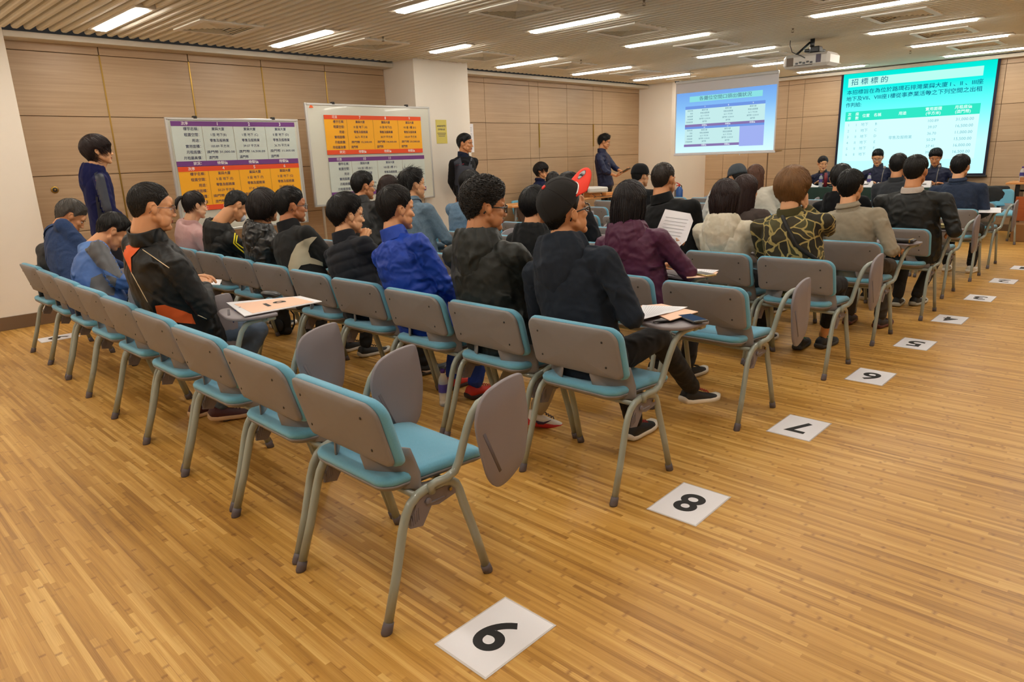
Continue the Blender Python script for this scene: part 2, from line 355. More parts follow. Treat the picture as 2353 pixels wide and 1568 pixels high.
for i, (px, py) in enumerate([(1822, 68), (1480, 4), (1180, 130), (1335, 140), (2092, 118), (880, 88)]):
    p = at(px, py, 2, CEIL - .01)
    if s0 is None:
        s0 = empty('fire_sprinkler'); MB().tube([(0, 0, 0), (0, 0, .08)], .012).build('pipe', mt('steel', (150, 140, 120), .3, metal=.9), s0)
        MB().tube([(0, 0, -.035), (0, 0, -.03), (0, 0, -.028)], [.006, .018, .018]).tube([(0, 0, 0), (.014, 0, -.015), (0, 0, -.03)], .002).tube([(0, 0, 0), (-.014, 0, -.015), (0, 0, -.03)], .002).build('deflector', MT['steel'], s0); o = s0
    else: o = copy_tree(s0)
    o.location = p
    tag(o, 'small metal fire sprinkler hanging from the slats, ' + ['just left of the hanging projector', 'near the top edge above the middle', 'in front of the middle white pier', 'over the middle of the hall', 'above the big screen', 'near the panelled wall'][i], 'sprinkler')
# ---------------------------------------------------------------- tablet-arm chairs
SHELL = mt('chair_shell', (128, 123, 122), .55, .25, 900, .04, 30); BLUE = mt('chair_fabric', (104, 166, 192), .95, .5, 1400, .12, 260, sheen=.3, spec=.2)
STEEL = mt('chair_tube', (146, 152, 142), .28, coat=.3); FOOT = mt('chair_foot', (92, 84, 88), .6); TAB = mt('chair_tablet', (126, 118, 122), .45, .1, 600); DK = mt('screw', (34, 30, 28), .5); BRK = mt('link_bracket', (116, 108, 112), .5)
def rrect(w, h, r, n=7):
    """rounded rectangle outline, r = 4 corner radii (br, tr, tl, bl)"""
    pts = []
    for (cx, cy, a0), rr in zip(((w / 2, -h / 2, -90), (w / 2, h / 2, 0), (-w / 2, h / 2, 90), (-w / 2, -h / 2, 180)), r):
        sx = -1 if cx > 0 else 1; sy = -1 if cy > 0 else 1
        for k in range(n): a = R(a0 + 90 * k / (n - 1)); pts.append((cx + sx * rr + rr * math.cos(a), cy + sy * rr + rr * math.sin(a)))
    return np.array(pts)
def pad(outline, layers, bend, mi=0, inner=5):
    """cushion: layers of (scale inset, height) for the rim, closed by shrinking rings on both sides, then bent"""
    c = outline.mean(0); rs = []
    z0, z1 = layers[0][1], layers[-1][1]
    def ring(ins, z, s=1.): d = outline - c; L = np.linalg.norm(d, axis=1, keepdims=True); q = c + d * (1 - ins / L) * s; return np.c_[q, np.full(len(q), z)]
    for k in range(inner): rs.append(ring(layers[0][0], z0, (k + .02) / inner))
    for i, z in layers: rs.append(ring(i, z))
    for k in range(inner - 1, -1, -1): rs.append(ring(layers[-1][0], z1 + (layers[-1][2] if len(layers[-1]) > 2 else 0), (k + .02) / inner))
    mb = MB().rings(rs, mi); mb.v = [np.array([bend(*p) for p in v]) for v in mb.v]; return mb
TO = [(.509, .760), (.416, .751), (.336, .724), (.305, .654), (.311, .594), (.34, .463), (.36, .42), (.385, .395), (.42, .395), (.46, .41), (.516, .447), (.535, .521), (.545, .60), (.535, .679), (.525, .745)]
def smooth_poly(p, k=2):
    for _ in range(k): p = [q for i in range(len(p)) for q in ((.75 * p[i][0] + .25 * p[(i + 1) % len(p)][0], .75 * p[i][1] + .25 * p[(i + 1) % len(p)][1]), (.25 * p[i][0] + .75 * p[(i + 1) % len(p)][0], .25 * p[i][1] + .75 * p[(i + 1) % len(p)][1]))]
    return p
def make_chair(up):
    e = empty('tablet_chair')
    def fold(x, y, z):     # tablet built folded at x=.375.. ; swung over when up
        if not up: return (x, y, z)
        return (.40 - (.76 - z), y, .712 + (x - .385))
    # seat
    so = rrect(.46, .44, (.07, .05, .05, .07)); so = np.c_[so[:, 0], -so[:, 1]] [::-1]
    def sb(x, y, z):
        yy = y + .29; d = -.028 * max(0, (y - .1) / .12) ** 2 * (y > .1); return (x * (1 - .10 * max(0, -y) / .22), yy, .447 + z + d - .010 * (1 - (x / .23) ** 2) * (1 if z > 0 else .6) + .012 * max(0, -y / .22) ** 2)
    pad(so, [(.012, -.012), (.0, -.004), (-.002, .008), (.006, .02), (.02, .026)], sb).build('seat', BLUE, e)
    pad(so, [(.05, -.034), (.02, -.028), (.003, -.016), (.0, -.008)], sb).build('seat_shell', SHELL, e)
    # backrest
    bo = rrect(.485, .225, (.028, .055, .055, .028))
    def bb(x, z, d):       # d: depth forwards
        k = .022 * (x / .23) ** 2; low = -.022 * max(0, 1 - abs(x) / .15) ** .6 * max(0, -z / .109) ** 2 if abs(x) < .15 else 0
        return (x, .035 - .30 * z * .9 / 1 + k + d, .637 + z + low)
    pad(bo, [(.012, .0), (.002, .004), (.0, .012), (.003, .016)], bb).build('back_shell', SHELL, e)
    pad(bo, [(.002, .0162), (-.008, .022), (-.011, .034), (-.006, .048), (.008, .058), (.026, .062)], bb).build('backrest', BLUE, e)
    for x in (-.175, .175):
        for z in (-.06, .055): MB().ell(bb(x, z, -.0012), (.005, .0015, .005), nu=8, nv=6).build('screw', DK, e)
    # side wings joining back and seat
    for s in (-1, 1):
        S = [(.150, .074, .560, .074, .007), (.150, .078, .520, .078, .009), (.160, .094, .475, .076, .012), (.180, .122, .432, .062, .013), (.205, .17, .412, .040, .012), (.222, .23, .408, .020, .010), (.228, .30, .412, .012, .007), (.23, .345, .42, .006, .004)]
        rs = []
        for i, (cx, y, z, w, t) in enumerate(S):
            a = S[max(0, i - 1)]; b = S[min(len(S) - 1, i + 1)]; dy, dz = b[1] - a[1], b[2] - a[2]; L = math.hypot(dy, dz); ny, nz = dz / L, -dy / L
            kf = (.60, .65, .70, .60, .35, .15, 0, 0)[i]
            rs.append([(s * (cx + w * math.copysign(abs(math.cos(q)) ** .5, math.cos(q))), y + kf * ((.092, .088, .07, .055, .055, .055, .05, .05)[i] + w * math.copysign(abs(math.cos(q)) ** .5, math.cos(q))) + ny * t * math.sin(q), z + nz * t * math.sin(q)) for q in [2 * math.pi * k / 12 * s for k in range(12)]])
        MB().rings(rs).build('back_support', SHELL, e)
    # legs: each side is an inverted V of oval tube
    for s in (-1, 1):
        x = s * .252; X = (1, 0, 0); f = s * .262
        MB().tube([(x, .235, .418), (x, .20, .418), (x, .165, .41), (x, .135, .39), (x, .115, .36), (x, .098, .315), ((x + f) / 2, .055, .17), (f, .006, .028)], .0165, 12, ell=(X, .8)).build('leg', STEEL, e)
        leg = MB().tube([(x, .235, .418), (x, .275, .418), (x, .305, .408), (x, .328, .388), (x, .34, .36), (x, .353, .315), ((x + f) / 2, .398, .17), (f, .436, .028)], .0165, 12, ell=(X, .8)).build('leg', STEEL, e)
        l1 = [o for o in e.children if o.name.startswith('leg')][-2] if False else None
    legs = [o for o in e.children if o.name.startswith('leg')]
    for i, l in enumerate(legs):
        y = .004 if l.data.vertices[-1].co.y < .2 else .438; x = math.copysign(.262, l.data.vertices[0].co.x); dy = -1 if y < .2 else 1
        MB().tube([(x, y + .006 * -dy, .036), (x, y, .02), (x, y + .006 * dy, .004), (x, y + .006 * dy, .0)], [.018, .019, .0195, .0185], 12, ell=((1, 0, 0), .85)).build('rubber_foot', FOOT, l)
    MB().tube([(-.252, .17, .402), (.252, .17, .402)], .011).build('crossbar', STEEL, e); MB().tube([(-.252, .30, .402), (.252, .30, .402)], .011).build('crossbar', STEEL, e)
    for s in (-1, 1):
        mb = MB()
        q = [(.155, .385), (.175, .402), (.30, .402), (.318, .385), (.32, .36), (.245, .348), (.215, .356), (.175, .30), (.125, .31), (.14, .35)]
        mb.prism(q, s * .252 - .006, s * .252 + .006, 0, 'x'); mb.ell((s * .262, .20, .378), (.006, .012, .012), nu=10, nv=6).ell((s * .262, .295, .385), (.005, .007, .007), nu=8, nv=6, mi=1)
        for k in range(5): mb.box((s * .252 - .008, .128 + .008 * k, .312 + .004 * k), (s * .252 + .008, .131 + .008 * k, .345 + .006 * k))
        mb.bbox((s * .252 - .009, .205, .362), (s * .252 + .009, .27, .37), .002)
        mb.build('link_bracket', [BRK, GOLD], e)
    # writing arm
    MB().tube([(.262, .215, .405), (.268, .21, .432), (.278, .225, .442), (.284, .262, .444), (.289, .295, .458), (.293, .312, .49), (.30, .325, .54), (.312, .338, .60), (.322, .352, .645), (.333, .372, .678), (.345, .40, .694), (.352, .43, .697), (.356, .47, .698)], .0135, 12).build('arm_tube', STEEL, e)
    MB().tube([(.356, .452, .698), (.3565, .515, .698)], .017, 12).bbox((.358, .465, .688), (.388 if not up else .385, .512, .712 if up else .708), .004).build('tablet_hinge', STEEL, e)
    ol = np.array(smooth_poly(TO, 2))
    t = pad(ol, [(.004, .0), (.0, .003), (.0, .013), (.004, .016)], lambda y, z, d: fold(.378 + d, y, z), inner=2)
    if up: pass
    tb = t.build('tablet', TAB, e)
    g = MB().tube([fold(.3945, .335, .60), fold(.3945, .40, .45)], .006, 8, ell=((1, 0, 0) if not up else (0, 0, 1), .12)); g.build('pen_groove', mt('groove', (88, 80, 84), .6), tb)
    return e
ROWY = {9: 1.04, 8: 2.17, 7: 3.25, 6: 4.36, 5: 5.36, 4: 6.4, 3: 7.45, 2: 8.55, 1: 9.55}
ROWX = {9: -1.87, 8: -1.81, 7: -1.79, 6: -1.75, 5: -1.77, 4: -1.71, 3: -1.79, 2: -1.78, 1: -1.80}
def seat(r, k): return ROWX[r] - .583 * k + (.03 if r == 6 and k else 0), ROWY[r] + (.022 if r == 9 else .028) * k
UP = {(9, 3), (8, 0), (7, 1), (5, 0), (4, 0), (2, 0), (8, 6), (6, 1), (7, 3)}
NK = {9: 9, 8: 9, 7: 9, 6: 8, 5: 8, 4: 8, 3: 8, 2: 9, 1: 8}
c_dn, c_up = make_chair(False), make_chair(True); used = set(); OCC = {}
POS = ['aisle end seat', 'second from the aisle', 'third from the aisle', 'fourth from the aisle', 'fifth from the aisle', 'sixth from the aisle', 'seventh from the aisle', 'eighth from the aisle', 'ninth from the aisle']
SKIP = set()
RW = {9: 'back row', 8: 'second row from the back', 7: 'third row from the back', 6: 'fourth row from the back', 5: 'middle row', 4: 'fourth row from the front', 3: 'third row from the front', 2: 'second row from the front', 1: 'front row'}
rg = random.Random(3)
for r in range(9, 0, -1):
    for k in range(NK[r]):
        if (r, k) in SKIP: continue
        u = (r, k) in UP; p = c_up if u else c_dn
        o = copy_tree(p) if p.name in used else p; used.add(p.name)
        x, y = seat(r, k); o.location = (x, y, 0); o.rotation_euler.z = R(rg.uniform(-1.5, 1.5) if k else 0); OCC[(r, k)] = o
        tag(o, 'turquoise padded chair, tablet %s, %s, %s' % ('raised' if u else 'folded', POS[k], RW[r]), 'chair', 'tablet chairs in rows')
# ---------------------------------------------------------------- writing
FC = {}
def text_geo(s, size, bold=0., align='LEFT', res=2):
    """glyph outlines as triangles in the xy plane (works for Chinese too)"""
    key = (s, bold, align, res)
    if key not in FC:
        c = bpy.data.curves.new('glyphs', 'FONT'); c.body = s; c.size = 1; c.resolution_u = res; c.align_x = align; c.align_y = 'CENTER'; c.offset = bold
        o = bpy.data.objects.new('glyphs', c); COL.objects.link(o); dg = bpy.context.evaluated_depsgraph_get()
        me = bpy.data.meshes.new_from_object(o.evaluated_get(dg)); v = np.zeros(len(me.vertices) * 3); me.vertices.foreach_get('co', v)
        FC[key] = (v.reshape(-1, 3), [tuple(p.vertices) for p in me.polygons]); bpy.data.objects.remove(o); bpy.data.curves.remove(c); bpy.data.meshes.remove(me)
    v, f = FC[key]; return v * size, f
def put_text(mb, s, pos, size, ex, ey, mi, bold=0., align='LEFT', width=None, res=2):
    """ex, ey: directions of reading and of up"""
    v, f = text_geo(s, size, bold, align, res)
    if not len(v): return
    ex, ey = np.array(ex, float), np.array(ey, float); sx = 1
    if width: sx = width / max(1e-6, v[:, 0].max() - v[:, 0].min())
    mb.add(np.array(pos) + v[:, :1] * sx * ex + v[:, 1:2] * ey, f, mi, False)
PAPER = mt('paper', (232, 230, 234), .45, 0, 0, .02, 8); INK = mt('black_ink', (22, 20, 20), .6); LAMI = mt('laminate_edge', (214, 208, 206), .15, coat=.6)
sh = {9: (-1.343, 1.261), 8: (-1.316, 2.389), 7: (-1.294, 3.489), 6: (-1.283, 4.604), 5: (-1.28, 5.595), 4: (-1.269, 6.577), 3: (-1.258, 7.662), 2: (-1.25, 8.752), 1: (-1.23, 9.78)}
def sheet(n, x, y, rz, label):
    mb = MB().bbox((-.113, -.157, 0), (.113, .157, .0012), .0004, 2).box((-.107, -.15, .0012), (.107, .15, .0018), 0)
    v, f = text_geo(str(n), 1, .022, 'LEFT', 8); v = v.copy(); v[:, :2] -= (v[:, :2].min(0) + v[:, :2].max(0)) / 2; w = v[:, 0].max() * 2; h = v[:, 1].max() * 2
    # the number faces the front of the hall
    mb.add(np.c_[-v[:, 0] * (.104 if n != 1 else .06) / w, -v[:, 1] * .165 / h, np.full(len(v), .0022)], f, 1, False)
    o = mb.build('number_sheet', [PAPER, INK, LAMI]); o.location = (x, y, .0005); o.rotation_euler.z = rz; tag(o, label, 'paper sheet', 'row number sheets on the floor')
for n, (x, y) in sh.items(): sheet(n, x, y, {9: 0, 8: .024, 4: .016, 3: .018}.get(n, .006), 'white floor sheet with black number %s, %s' % (['', 'one', 'two', 'three', 'four', 'five', 'six', 'seven', 'eight', 'nine'][n], ['', 'farthest by the aisle', 'second farthest by the aisle', 'third farthest by the aisle', 'fourth farthest by the aisle', 'middle of the aisle line', 'fourth nearest the camera', 'third nearest the camera', 'second nearest the camera', 'nearest the camera'][n]))
sheet(9, -7.22, 1.5, -.04, 'white number sheet on the floor beyond the back row, by the left wall')
# ---------------------------------------------------------------- whiteboards with price charts
def board(name, y0, y1, z0, z1, x, label):
    e = empty(name, (x - .02, (y0 + y1) / 2, 0), label=label, cat='whiteboard'); c = (y0 + y1) / 2; y0 -= c; y1 -= c
    MB().bbox((-.012, y0, z0), (0.012, y1, z1), .003).build('panel', mt('whiteboard_enamel', (208, 206, 192), .2, coat=.3), e)
    f = mt('aluminium', (196, 194, 190), .35, metal=.6); mb = MB()
    for a, b in (((y0 - .012, z0 - .012), (y1 + .012, z0 + .014)), ((y0 - .012, z1 - .014), (y1 + .012, z1 + .012)), ((y0 - .012, z0), (y0 + .014, z1)), ((y1 - .014, z0), (y1 + .012, z1))):
        mb.bbox((-.016, a[0], a[1]), (.018, b[0], b[1]), .004)
    mb.build('frame', f, e)
    mb = MB()
    for t in (.2, .8): yy = y0 + (y1 - y0) * t; mb.bbox((-.02, yy - .02, z1), (.02, yy + .02, z1 + .03), .004)
    mb.build('clip', DK, e)
    for yy in (y0 + .12, y1 - .12):
        MB().tube([(-.04, yy, .06), (-.04, yy, z1 - .15)], .016).tube([(-.28, yy, .05), (.24, yy, .05)], .016).ell((-.27, yy, .026), (.026, .014, .026)).ell((.23, yy, .026), (.026, .014, .026)).bbox((-.05, yy - .012, z0 + .1), (-.01, yy + .012, z0 + .14)).build('leg', f, e)
    return e
BX = -7.45
board('whiteboard', 2.835, 4.27, .80, 1.94, BX, 'white wheeled board with purple and orange price charts, nearer the camera')
b2 = board('whiteboard', 4.405, 6.23, .965, 2.125, BX, 'larger white wheeled board beside the middle white pier')
o = MB().add([(BX, 4.43, 2.08), (BX, 4.49, 2.08), (BX, 4.475, 2.105), (BX, 4.45, 2.11)], [(0, 1, 2, 3)]).build('sticker', mt('orange_sticker', (220, 90, 30)), b2); o.location = -b2.location; o.location.x += .0135
PUR, ORA, YEL, GRY = mt('print_purple', (108, 52, 122)), mt('print_orange', (226, 74, 22)), mt('print_yellow', (244, 172, 18)), mt('print_pale', (196, 204, 196), .6, 0, 0, .04, 9)
NAVY, WH, LINE = mt('print_navy', (34, 38, 84)), mt('print_white', (240, 238, 232)), mt('print_line', (120, 100, 40))
def chart(y0, y1, z0, z1, hd, bd, title, cols, label, xs=None):
    """price chart poster: header band, six text rows, status band"""
    mb = MB(); X = BX + .0005; h = z1 - z0; hb = .048; sb = .052; e1, e2 = (0, 1, 0), (0, 0, 1)
    q = lambda a, b, c, d, t, mi: mb.box((X, a, b), (X + t, c, d), mi)
    q(y0, z0, y1, z1, .002, 1); q(y0, z1 - hb, y1, z1, .003, 0); q(y0, z0, y1, z0 + sb, .003, 0)
    w = y1 - y0; xs = xs or [y0 + w * t for t in (.225, .47, .735)]; xs = xs + [y1]; T = X + .0036
    for a in xs[:3]: q(a - .0012, z0 + sb, a + .0012, z1 - hb, .0028, 4)
    put_text(mb, title, (T, y0 + w * .1, z1 - hb / 2), .036, e1, e2, 3, .01, 'CENTER'); rows = ['樓宇名稱：', '租賃空間：', '用途：', '實用面積：', '月租底價：', '月租最高價：']
    rh = (h - hb - sb) / 6
    for i, t in enumerate(rows): put_text(mb, t, (T, xs[0] - .012, z1 - hb - rh * (i + .5)), .036, e1, e2, 2, .006, 'RIGHT')
    put_text(mb, '狀況：', (T, xs[0] - .03, z0 + sb / 2), .036, e1, e2, 3, .01, 'RIGHT')
    for j, c in enumerate(cols):
        cx = (xs[j] + xs[j + 1]) / 2
        if not c: continue
        put_text(mb, c[0], (T, cx, z1 - hb / 2), .046, e1, e2, 3, .01, 'CENTER')
        for i, t in enumerate(['業興大廈', c[1], '零售及服務業', c[2] + ' 平方米', '澳門幣 ' + c[3], '澳門幣']):
            if i == 5: put_text(mb, t, (T, xs[j] + .03, z1 - hb - rh * (i + .5)), .034, e1, e2, 2, .008)
            else: put_text(mb, t, (T, cx, z1 - hb - rh * (i + .5)), .034 if i not in (4,) else .031, e1, e2, 2, .004 if i in (1, 3) else .008, 'CENTER', width=min((xs[j + 1] - xs[j]) * .94, .30) if i == 4 else None)
        put_text(mb, '待競價', (T, cx, z0 + sb / 2), .038, e1, e2, 3, .012, 'CENTER')
    tag(mb.build('price_chart', [hd, bd, NAVY, WH, LINE]), label, 'poster', 'price charts on the whiteboards')
chart(2.866, 4.228, 1.470, 1.916, PUR, GRY, '次序', [('1', 'I 座 地下(B)', '100.89', '31,000.00'), ('2', 'I 座 地下 (C)', '39.07', '16,500.00'), ('3', 'II 座 地下 (D)', '36.70', '11,000.00')], 'purple and pale price chart at the top of the nearer whiteboard')
chart(2.870, 4.228, 1.02, 1.467, ORA, YEL, '次序', [('4', 'II 座 地下 (E)', '50.29', '15,500.00'), ('5', 'II 座 地下 (F)', '37.41', '16,000.00'), ('6', 'II 座 地下 (G)', '39.07', '16,500.00')], 'orange and yellow price chart on the lower half of the nearer whiteboard')
chart(4.62, 6.072, 1.553, 2.006, ORA, YEL, '項目', [('7', 'III 座 地下 (A)', '36.71', '15,500.00'), ('8', 'III 座 地下(E)', '30.77', '14,000.00'), ('9', 'VII 座 1樓 (B1)', '100.69', '20,500.00')], 'orange and yellow price chart at the top of the larger whiteboard', [4.929, 5.309, 5.693])
chart(4.628, 6.09, 1.06, 1.518, PUR, GRY, '項目', [('10', 'VIII 座 1樓 (B1)', '36.77', '14,000.00'), ('11', 'VIII 座 1樓 (F1)', '36.71', '15,500.00'), None], 'purple and pale price chart on the lower half of the larger whiteboard', [4.945, 5.325, 5.72])
# notices on the pier and beyond it
X = -7.6; mb = MB().box((X + .0005, 6.455, 1.67), (X + .003, 6.65, 1.985), 0)
for i, (t, s) in enumerate([('本區設有錄音', .026), ('及錄影系統', .026)]): put_text(mb, t, (X + .0036, 6.552, 1.90 - i * .045), s, (0, 1, 0), (0, 0, 1), 1, .01, 'CENTER')
for i in range(3): mb.box((X + .003, 6.475 + .01 * i, 1.805 - .02 * i), (X + .0036, 6.63 - .01 * i, 1.811 - .02 * i), 1)
tag(mb.build('notice', [mt('notice_yellow', (214, 196, 96)), NAVY]), 'yellow notice taped on the middle white pier', 'notice')
X = XW; mb = MB().box((X + .0005, 7.47, 1.55), (X + .003, 7.77, 1.98), 0)
for i in range(20): mb.box((X + .003, 7.5, 1.94 - .018 * i), (X + .0036, 7.5 + (.24 if i % 5 else .15), 1.944 - .018 * i), 1)
tag(mb.build('notice', [PAPER, mt('grey_ink', (120, 120, 124))]), 'white printed notice on the wood wall right of the middle pier', 'notice')
o = MB().ell((0, 0, 0), (.006, .035, .035)).ell((.006, 0, 0), (.004, .022, .022), mi=1).ell((.009, 0, 0), (.004, .008, .008), mi=0).build('wall_knob', [GOLD, DK]); o.location = (XW + .003, 1.945, 1.29)
tag(o, 'round brass latch on the lower left panelled wall', 'latch')
# ---------------------------------------------------------------- projection screens
def gradmat(name, stops, st, ax=2, z0=0, z1=1):
    m = bpy.data.materials.new(name); m.use_nodes = True; nt = m.node_tree; nt.nodes.clear(); L = nt.links.new
    o = nt.nodes.new('ShaderNodeOutputMaterial'); e = nt.nodes.new('ShaderNodeEmission'); L(e.outputs[0], o.inputs[0]); e.inputs[1].default_value = st
    tc = N(nt, 'TexCoord'); sx = N(nt, 'SeparateXYZ'); L(tc.outputs['Object'], sx.inputs[0]); mr = N(nt, 'MapRange'); L(sx.outputs[ax], mr.inputs[0]); mr.inputs[1].default_value = z0; mr.inputs[2].default_value = z1
    r = ramp(nt, [(p, s2l(c)) for p, c in stops]); L(mr.outputs[0], r.inputs[0]); L(r.outputs[0], e.inputs[0]); return m
e1, e2 = (1, 0, 0), (0, 0, 1); Y = 13.72; x0, x1, z0, z1 = -4.775, -2.46, .93, 2.69
scr = empty('projection_screen', ((x0 + x1) / 2, Y, z0), label='large lit cyan projection screen with black border on the front wall', cat='projection screen')
def rel(mb, o): mb.v = [v - np.array(o.location) for v in mb.v]; return mb
BK = mt('screen_border', (10, 14, 40), .8); SE = 1.0
rel(MB().box((x0 - .04, Y, z0 - .03), (x1 + .04, Y + .006, z1 + .03), 0), scr).build('border', BK, scr)
rel(MB().bbox((x0 - .06, Y - .012, z0 - .06), (x1 + .06, Y + .02, z0 - .03), .005), scr).build('weight_bar', DK, scr)
rel(MB().bbox((x0 - .1, Y - .03, z1 + .03), (x1 + .1, Y + .07, CEIL - .02), .01), scr).build('casing', WHITE, scr)
hz = z1 - z0
S1 = gradmat('slide_cyan', [(0, (188, 244, 252)), (.3, (190, 250, 252)), (.62, (110, 246, 246)), (.85, (20, 236, 226)), (1, (0, 224, 206))], SE, 2, 0, hz)
S_t, S_b, S_h, S_w, S_g, S_r = (emitmat(n, c, SE) for n, c in (('slide_title_box', (176, 250, 232)), ('slide_text', (10, 92, 128)), ('slide_header', (46, 222, 190)), ('slide_white', (228, 255, 250)), ('slide_grey_text', (120, 180, 190)), ('slide_table', (206, 252, 254))))
mb = MB(); q = lambda a, b, c, d, t, mi: mb.box((a, Y - t, b), (c, Y, d), mi)
q(x0, z0, x1, z1, .001, 0); q(-4.688, 2.455, -2.635, 2.602, .002, 1); q(-4.69, 1.87, -2.613, 2.035, .002, 3); q(-4.69, 1.17, -2.613, 1.87, .0015, 6)
T = Y - .0026
put_text(mb, '招 標 標 的', (-4.64, T, 2.53), .115, e1, e2, 2, .004, width=.60)
put_text(mb, '本招標旨在為位於路環石排灣業興大廈 I 、II 、III座', (-4.70, T, 2.36), .085, e1, e2, 2, .006, width=2.08)
put_text(mb, '地下及VII、VIII座1樓從事商業活動之下列空間之出租', (-4.70, T, 2.25), .085, e1, e2, 2, .006, width=2.08)
put_text(mb, '作判給:', (-4.70, T, 2.145), .085, e1, e2, 2, .006, width=.26)
for t, x, z in (('次', -4.62, 1.985), ('序', -4.62, 1.915), ('座', -4.49, 1.985), ('數', -4.49, 1.915), ('位置', -4.34, 1.95), ('名稱', -4.15, 1.95), ('用途', -3.75, 1.95), ('實用面積', -3.28, 1.99), ('(平方米)', -3.28, 1.92), ('月租底價', -2.85, 1.99), ('(澳門幣)', -2.85, 1.92)):
    put_text(mb, t, (x, T, z), .062, e1, e2, 4, .01, 'CENTER')
for i, (a, b, c, d, f) in enumerate([('1', 'I', 'B', '100.89', '31,000.00'), ('2', 'I', 'C', '39.07', '16,500.00'), ('3', 'II', 'D', '36.70', '11,000.00'), ('4', 'II', 'E', '50.29', '15,500.00'), ('5', 'II', 'F', '37.41', '16,000.00'), ('6', 'II', 'G', '39.07', '16,500.00')]):
    z = 1.80 - .103 * i
    for t, x in ((a, -4.62), (b, -4.49), ('地下', -4.35), (c, -4.16), (d, -3.27)): put_text(mb, t, (x, T, z), .062, e1, e2, 5, 0, 'CENTER')
    put_text(mb, f, (-2.68, T, z), .066, e1, e2, 5, .003, 'RIGHT')
put_text(mb, '零售及服務業', (-3.75, T, 1.55), .062, e1, e2, 5, 0, 'CENTER')
rel(mb, scr).build('slide', [S1, S_t, S_b, S_h, S_w, S_g, S_r], scr)
# second, smaller screen hanging in front of the far pier
Y = 11.0; x0, x1, z0, z1 = -6.56, -4.81, 1.42, 2.40
sc2 = empty('projection_screen', ((x0 + x1) / 2, Y, z0), rz=0, label='smaller pale blue projection screen hanging before the far pier', cat='projection screen')
rel(MB().box((x0 - .02, Y, z0 - .02), (x1 + .02, Y + .004, z1 + .16)).bbox((x0 - .03, Y - .012, z0 - .045), (x1 + .03, Y + .016, z0 - .015), .006), sc2).build('canvas', mt('screen_canvas', (206, 202, 204), .8), sc2)
mb = MB().bbox((x0 - .02, Y - .02, z1 + .15), (x1 + .02, Y + .03, z1 + .2), .01).tube([(x0 + .25, Y, z1 + .18), (x0 + .25, Y, CEIL + .02)], .004, 6).tube([(x1 - .02, Y, z1 + .18), (x1 - .02, Y, CEIL + .02)], .005, 6)
for t in (.45, .68): xx = x0 + (x1 - x0) * t; mb.ell((xx, Y, z0 - .055), (.008, .008, .012), nu=8, nv=6)
rel(mb, sc2).build('roller', mt('aluminium2', (190, 188, 186), .4), sc2)
S2 = gradmat('slide_blue', [(0, (206, 240, 246)), (.35, (180, 226, 246)), (.75, (128, 182, 236)), (1, (112, 160, 226))], 1.02, 2, 0, z1 - z0)
S_c, S_bl, S_pa, S_pu, S_vi, S_tx, S_ww = (emitmat(n, c, .92) for n, c in (('slide2_title', (140, 224, 226)), ('slide2_blue', (112, 150, 226)), ('slide2_pale', (196, 234, 234)), ('slide2_purple', (136, 116, 172)), ('slide2_violet', (160, 176, 240)), ('slide2_text', (84, 120, 140)), ('slide2_white', (232, 244, 250))))
mb = MB(); q = lambda a, b, c, d, t, mi: mb.box((a, Y - t, b), (c, Y, d), mi)
q(x0, z0, x1, z1, .001, 0); q(-6.31, 2.245, -5.033, 2.335, .002, 1); q(-6.385, 2.13, -4.98, 2.18, .002, 2); q(-6.385, 1.88, -4.98, 2.13, .0018, 3); q(-6.385, 1.845, -4.98, 1.885, .002, 4); q(-6.385, 1.81, -4.98, 1.845, .002, 2)
q(-6.385, 1.56, -5.39, 1.81, .0018, 3); q(-6.395, 1.52, -5.39, 1.56, .002, 4); q(-5.39, 1.50, -4.98, 1.81, .002, 5)
T = Y - .0024; put_text(mb, '各攤位空間口頭出價狀況', (-5.67, T, 2.29), .07, e1, e2, 6, .004, 'CENTER', width=.92)
for j, (n, u, cx) in enumerate([('7', '10', -6.02), ('8', '11', -5.6), ('9', '', -5.18)]):
    put_text(mb, n, (cx, T, 2.155), .035, e1, e2, 7, .01, 'CENTER'); put_text(mb, u, (cx, T, 1.827), .03, e1, e2, 7, .01, 'CENTER')
    for b in ((2.105, 1.862), (1.785, 1.54)) if j < 2 else ((2.105, 1.862),):
        for i, t in enumerate(['業興大廈', '零售及服務業', '36.71 平方米', '澳門幣 15,500.00', '澳門幣']): put_text(mb, t, (cx, T, b[0] - .046 * i), .028, e1, e2, 6, .002, 'CENTER')
        put_text(mb, '待競價', (cx, T, b[1]), .032, e1, e2, 7, .012, 'CENTER')
for b in (2.105, 1.785):
    for i, t in enumerate(['租賃空間', '用途', '實用面積', '月租底價', '月租最高價']): put_text(mb, t, (-6.24, T, b - .046 * i), .026, e1, e2, 6, .002, 'RIGHT')
rel(mb, sc2).build('slide', [S2, S_c, S_bl, S_pa, S_pu, S_vi, S_tx, S_ww], sc2)
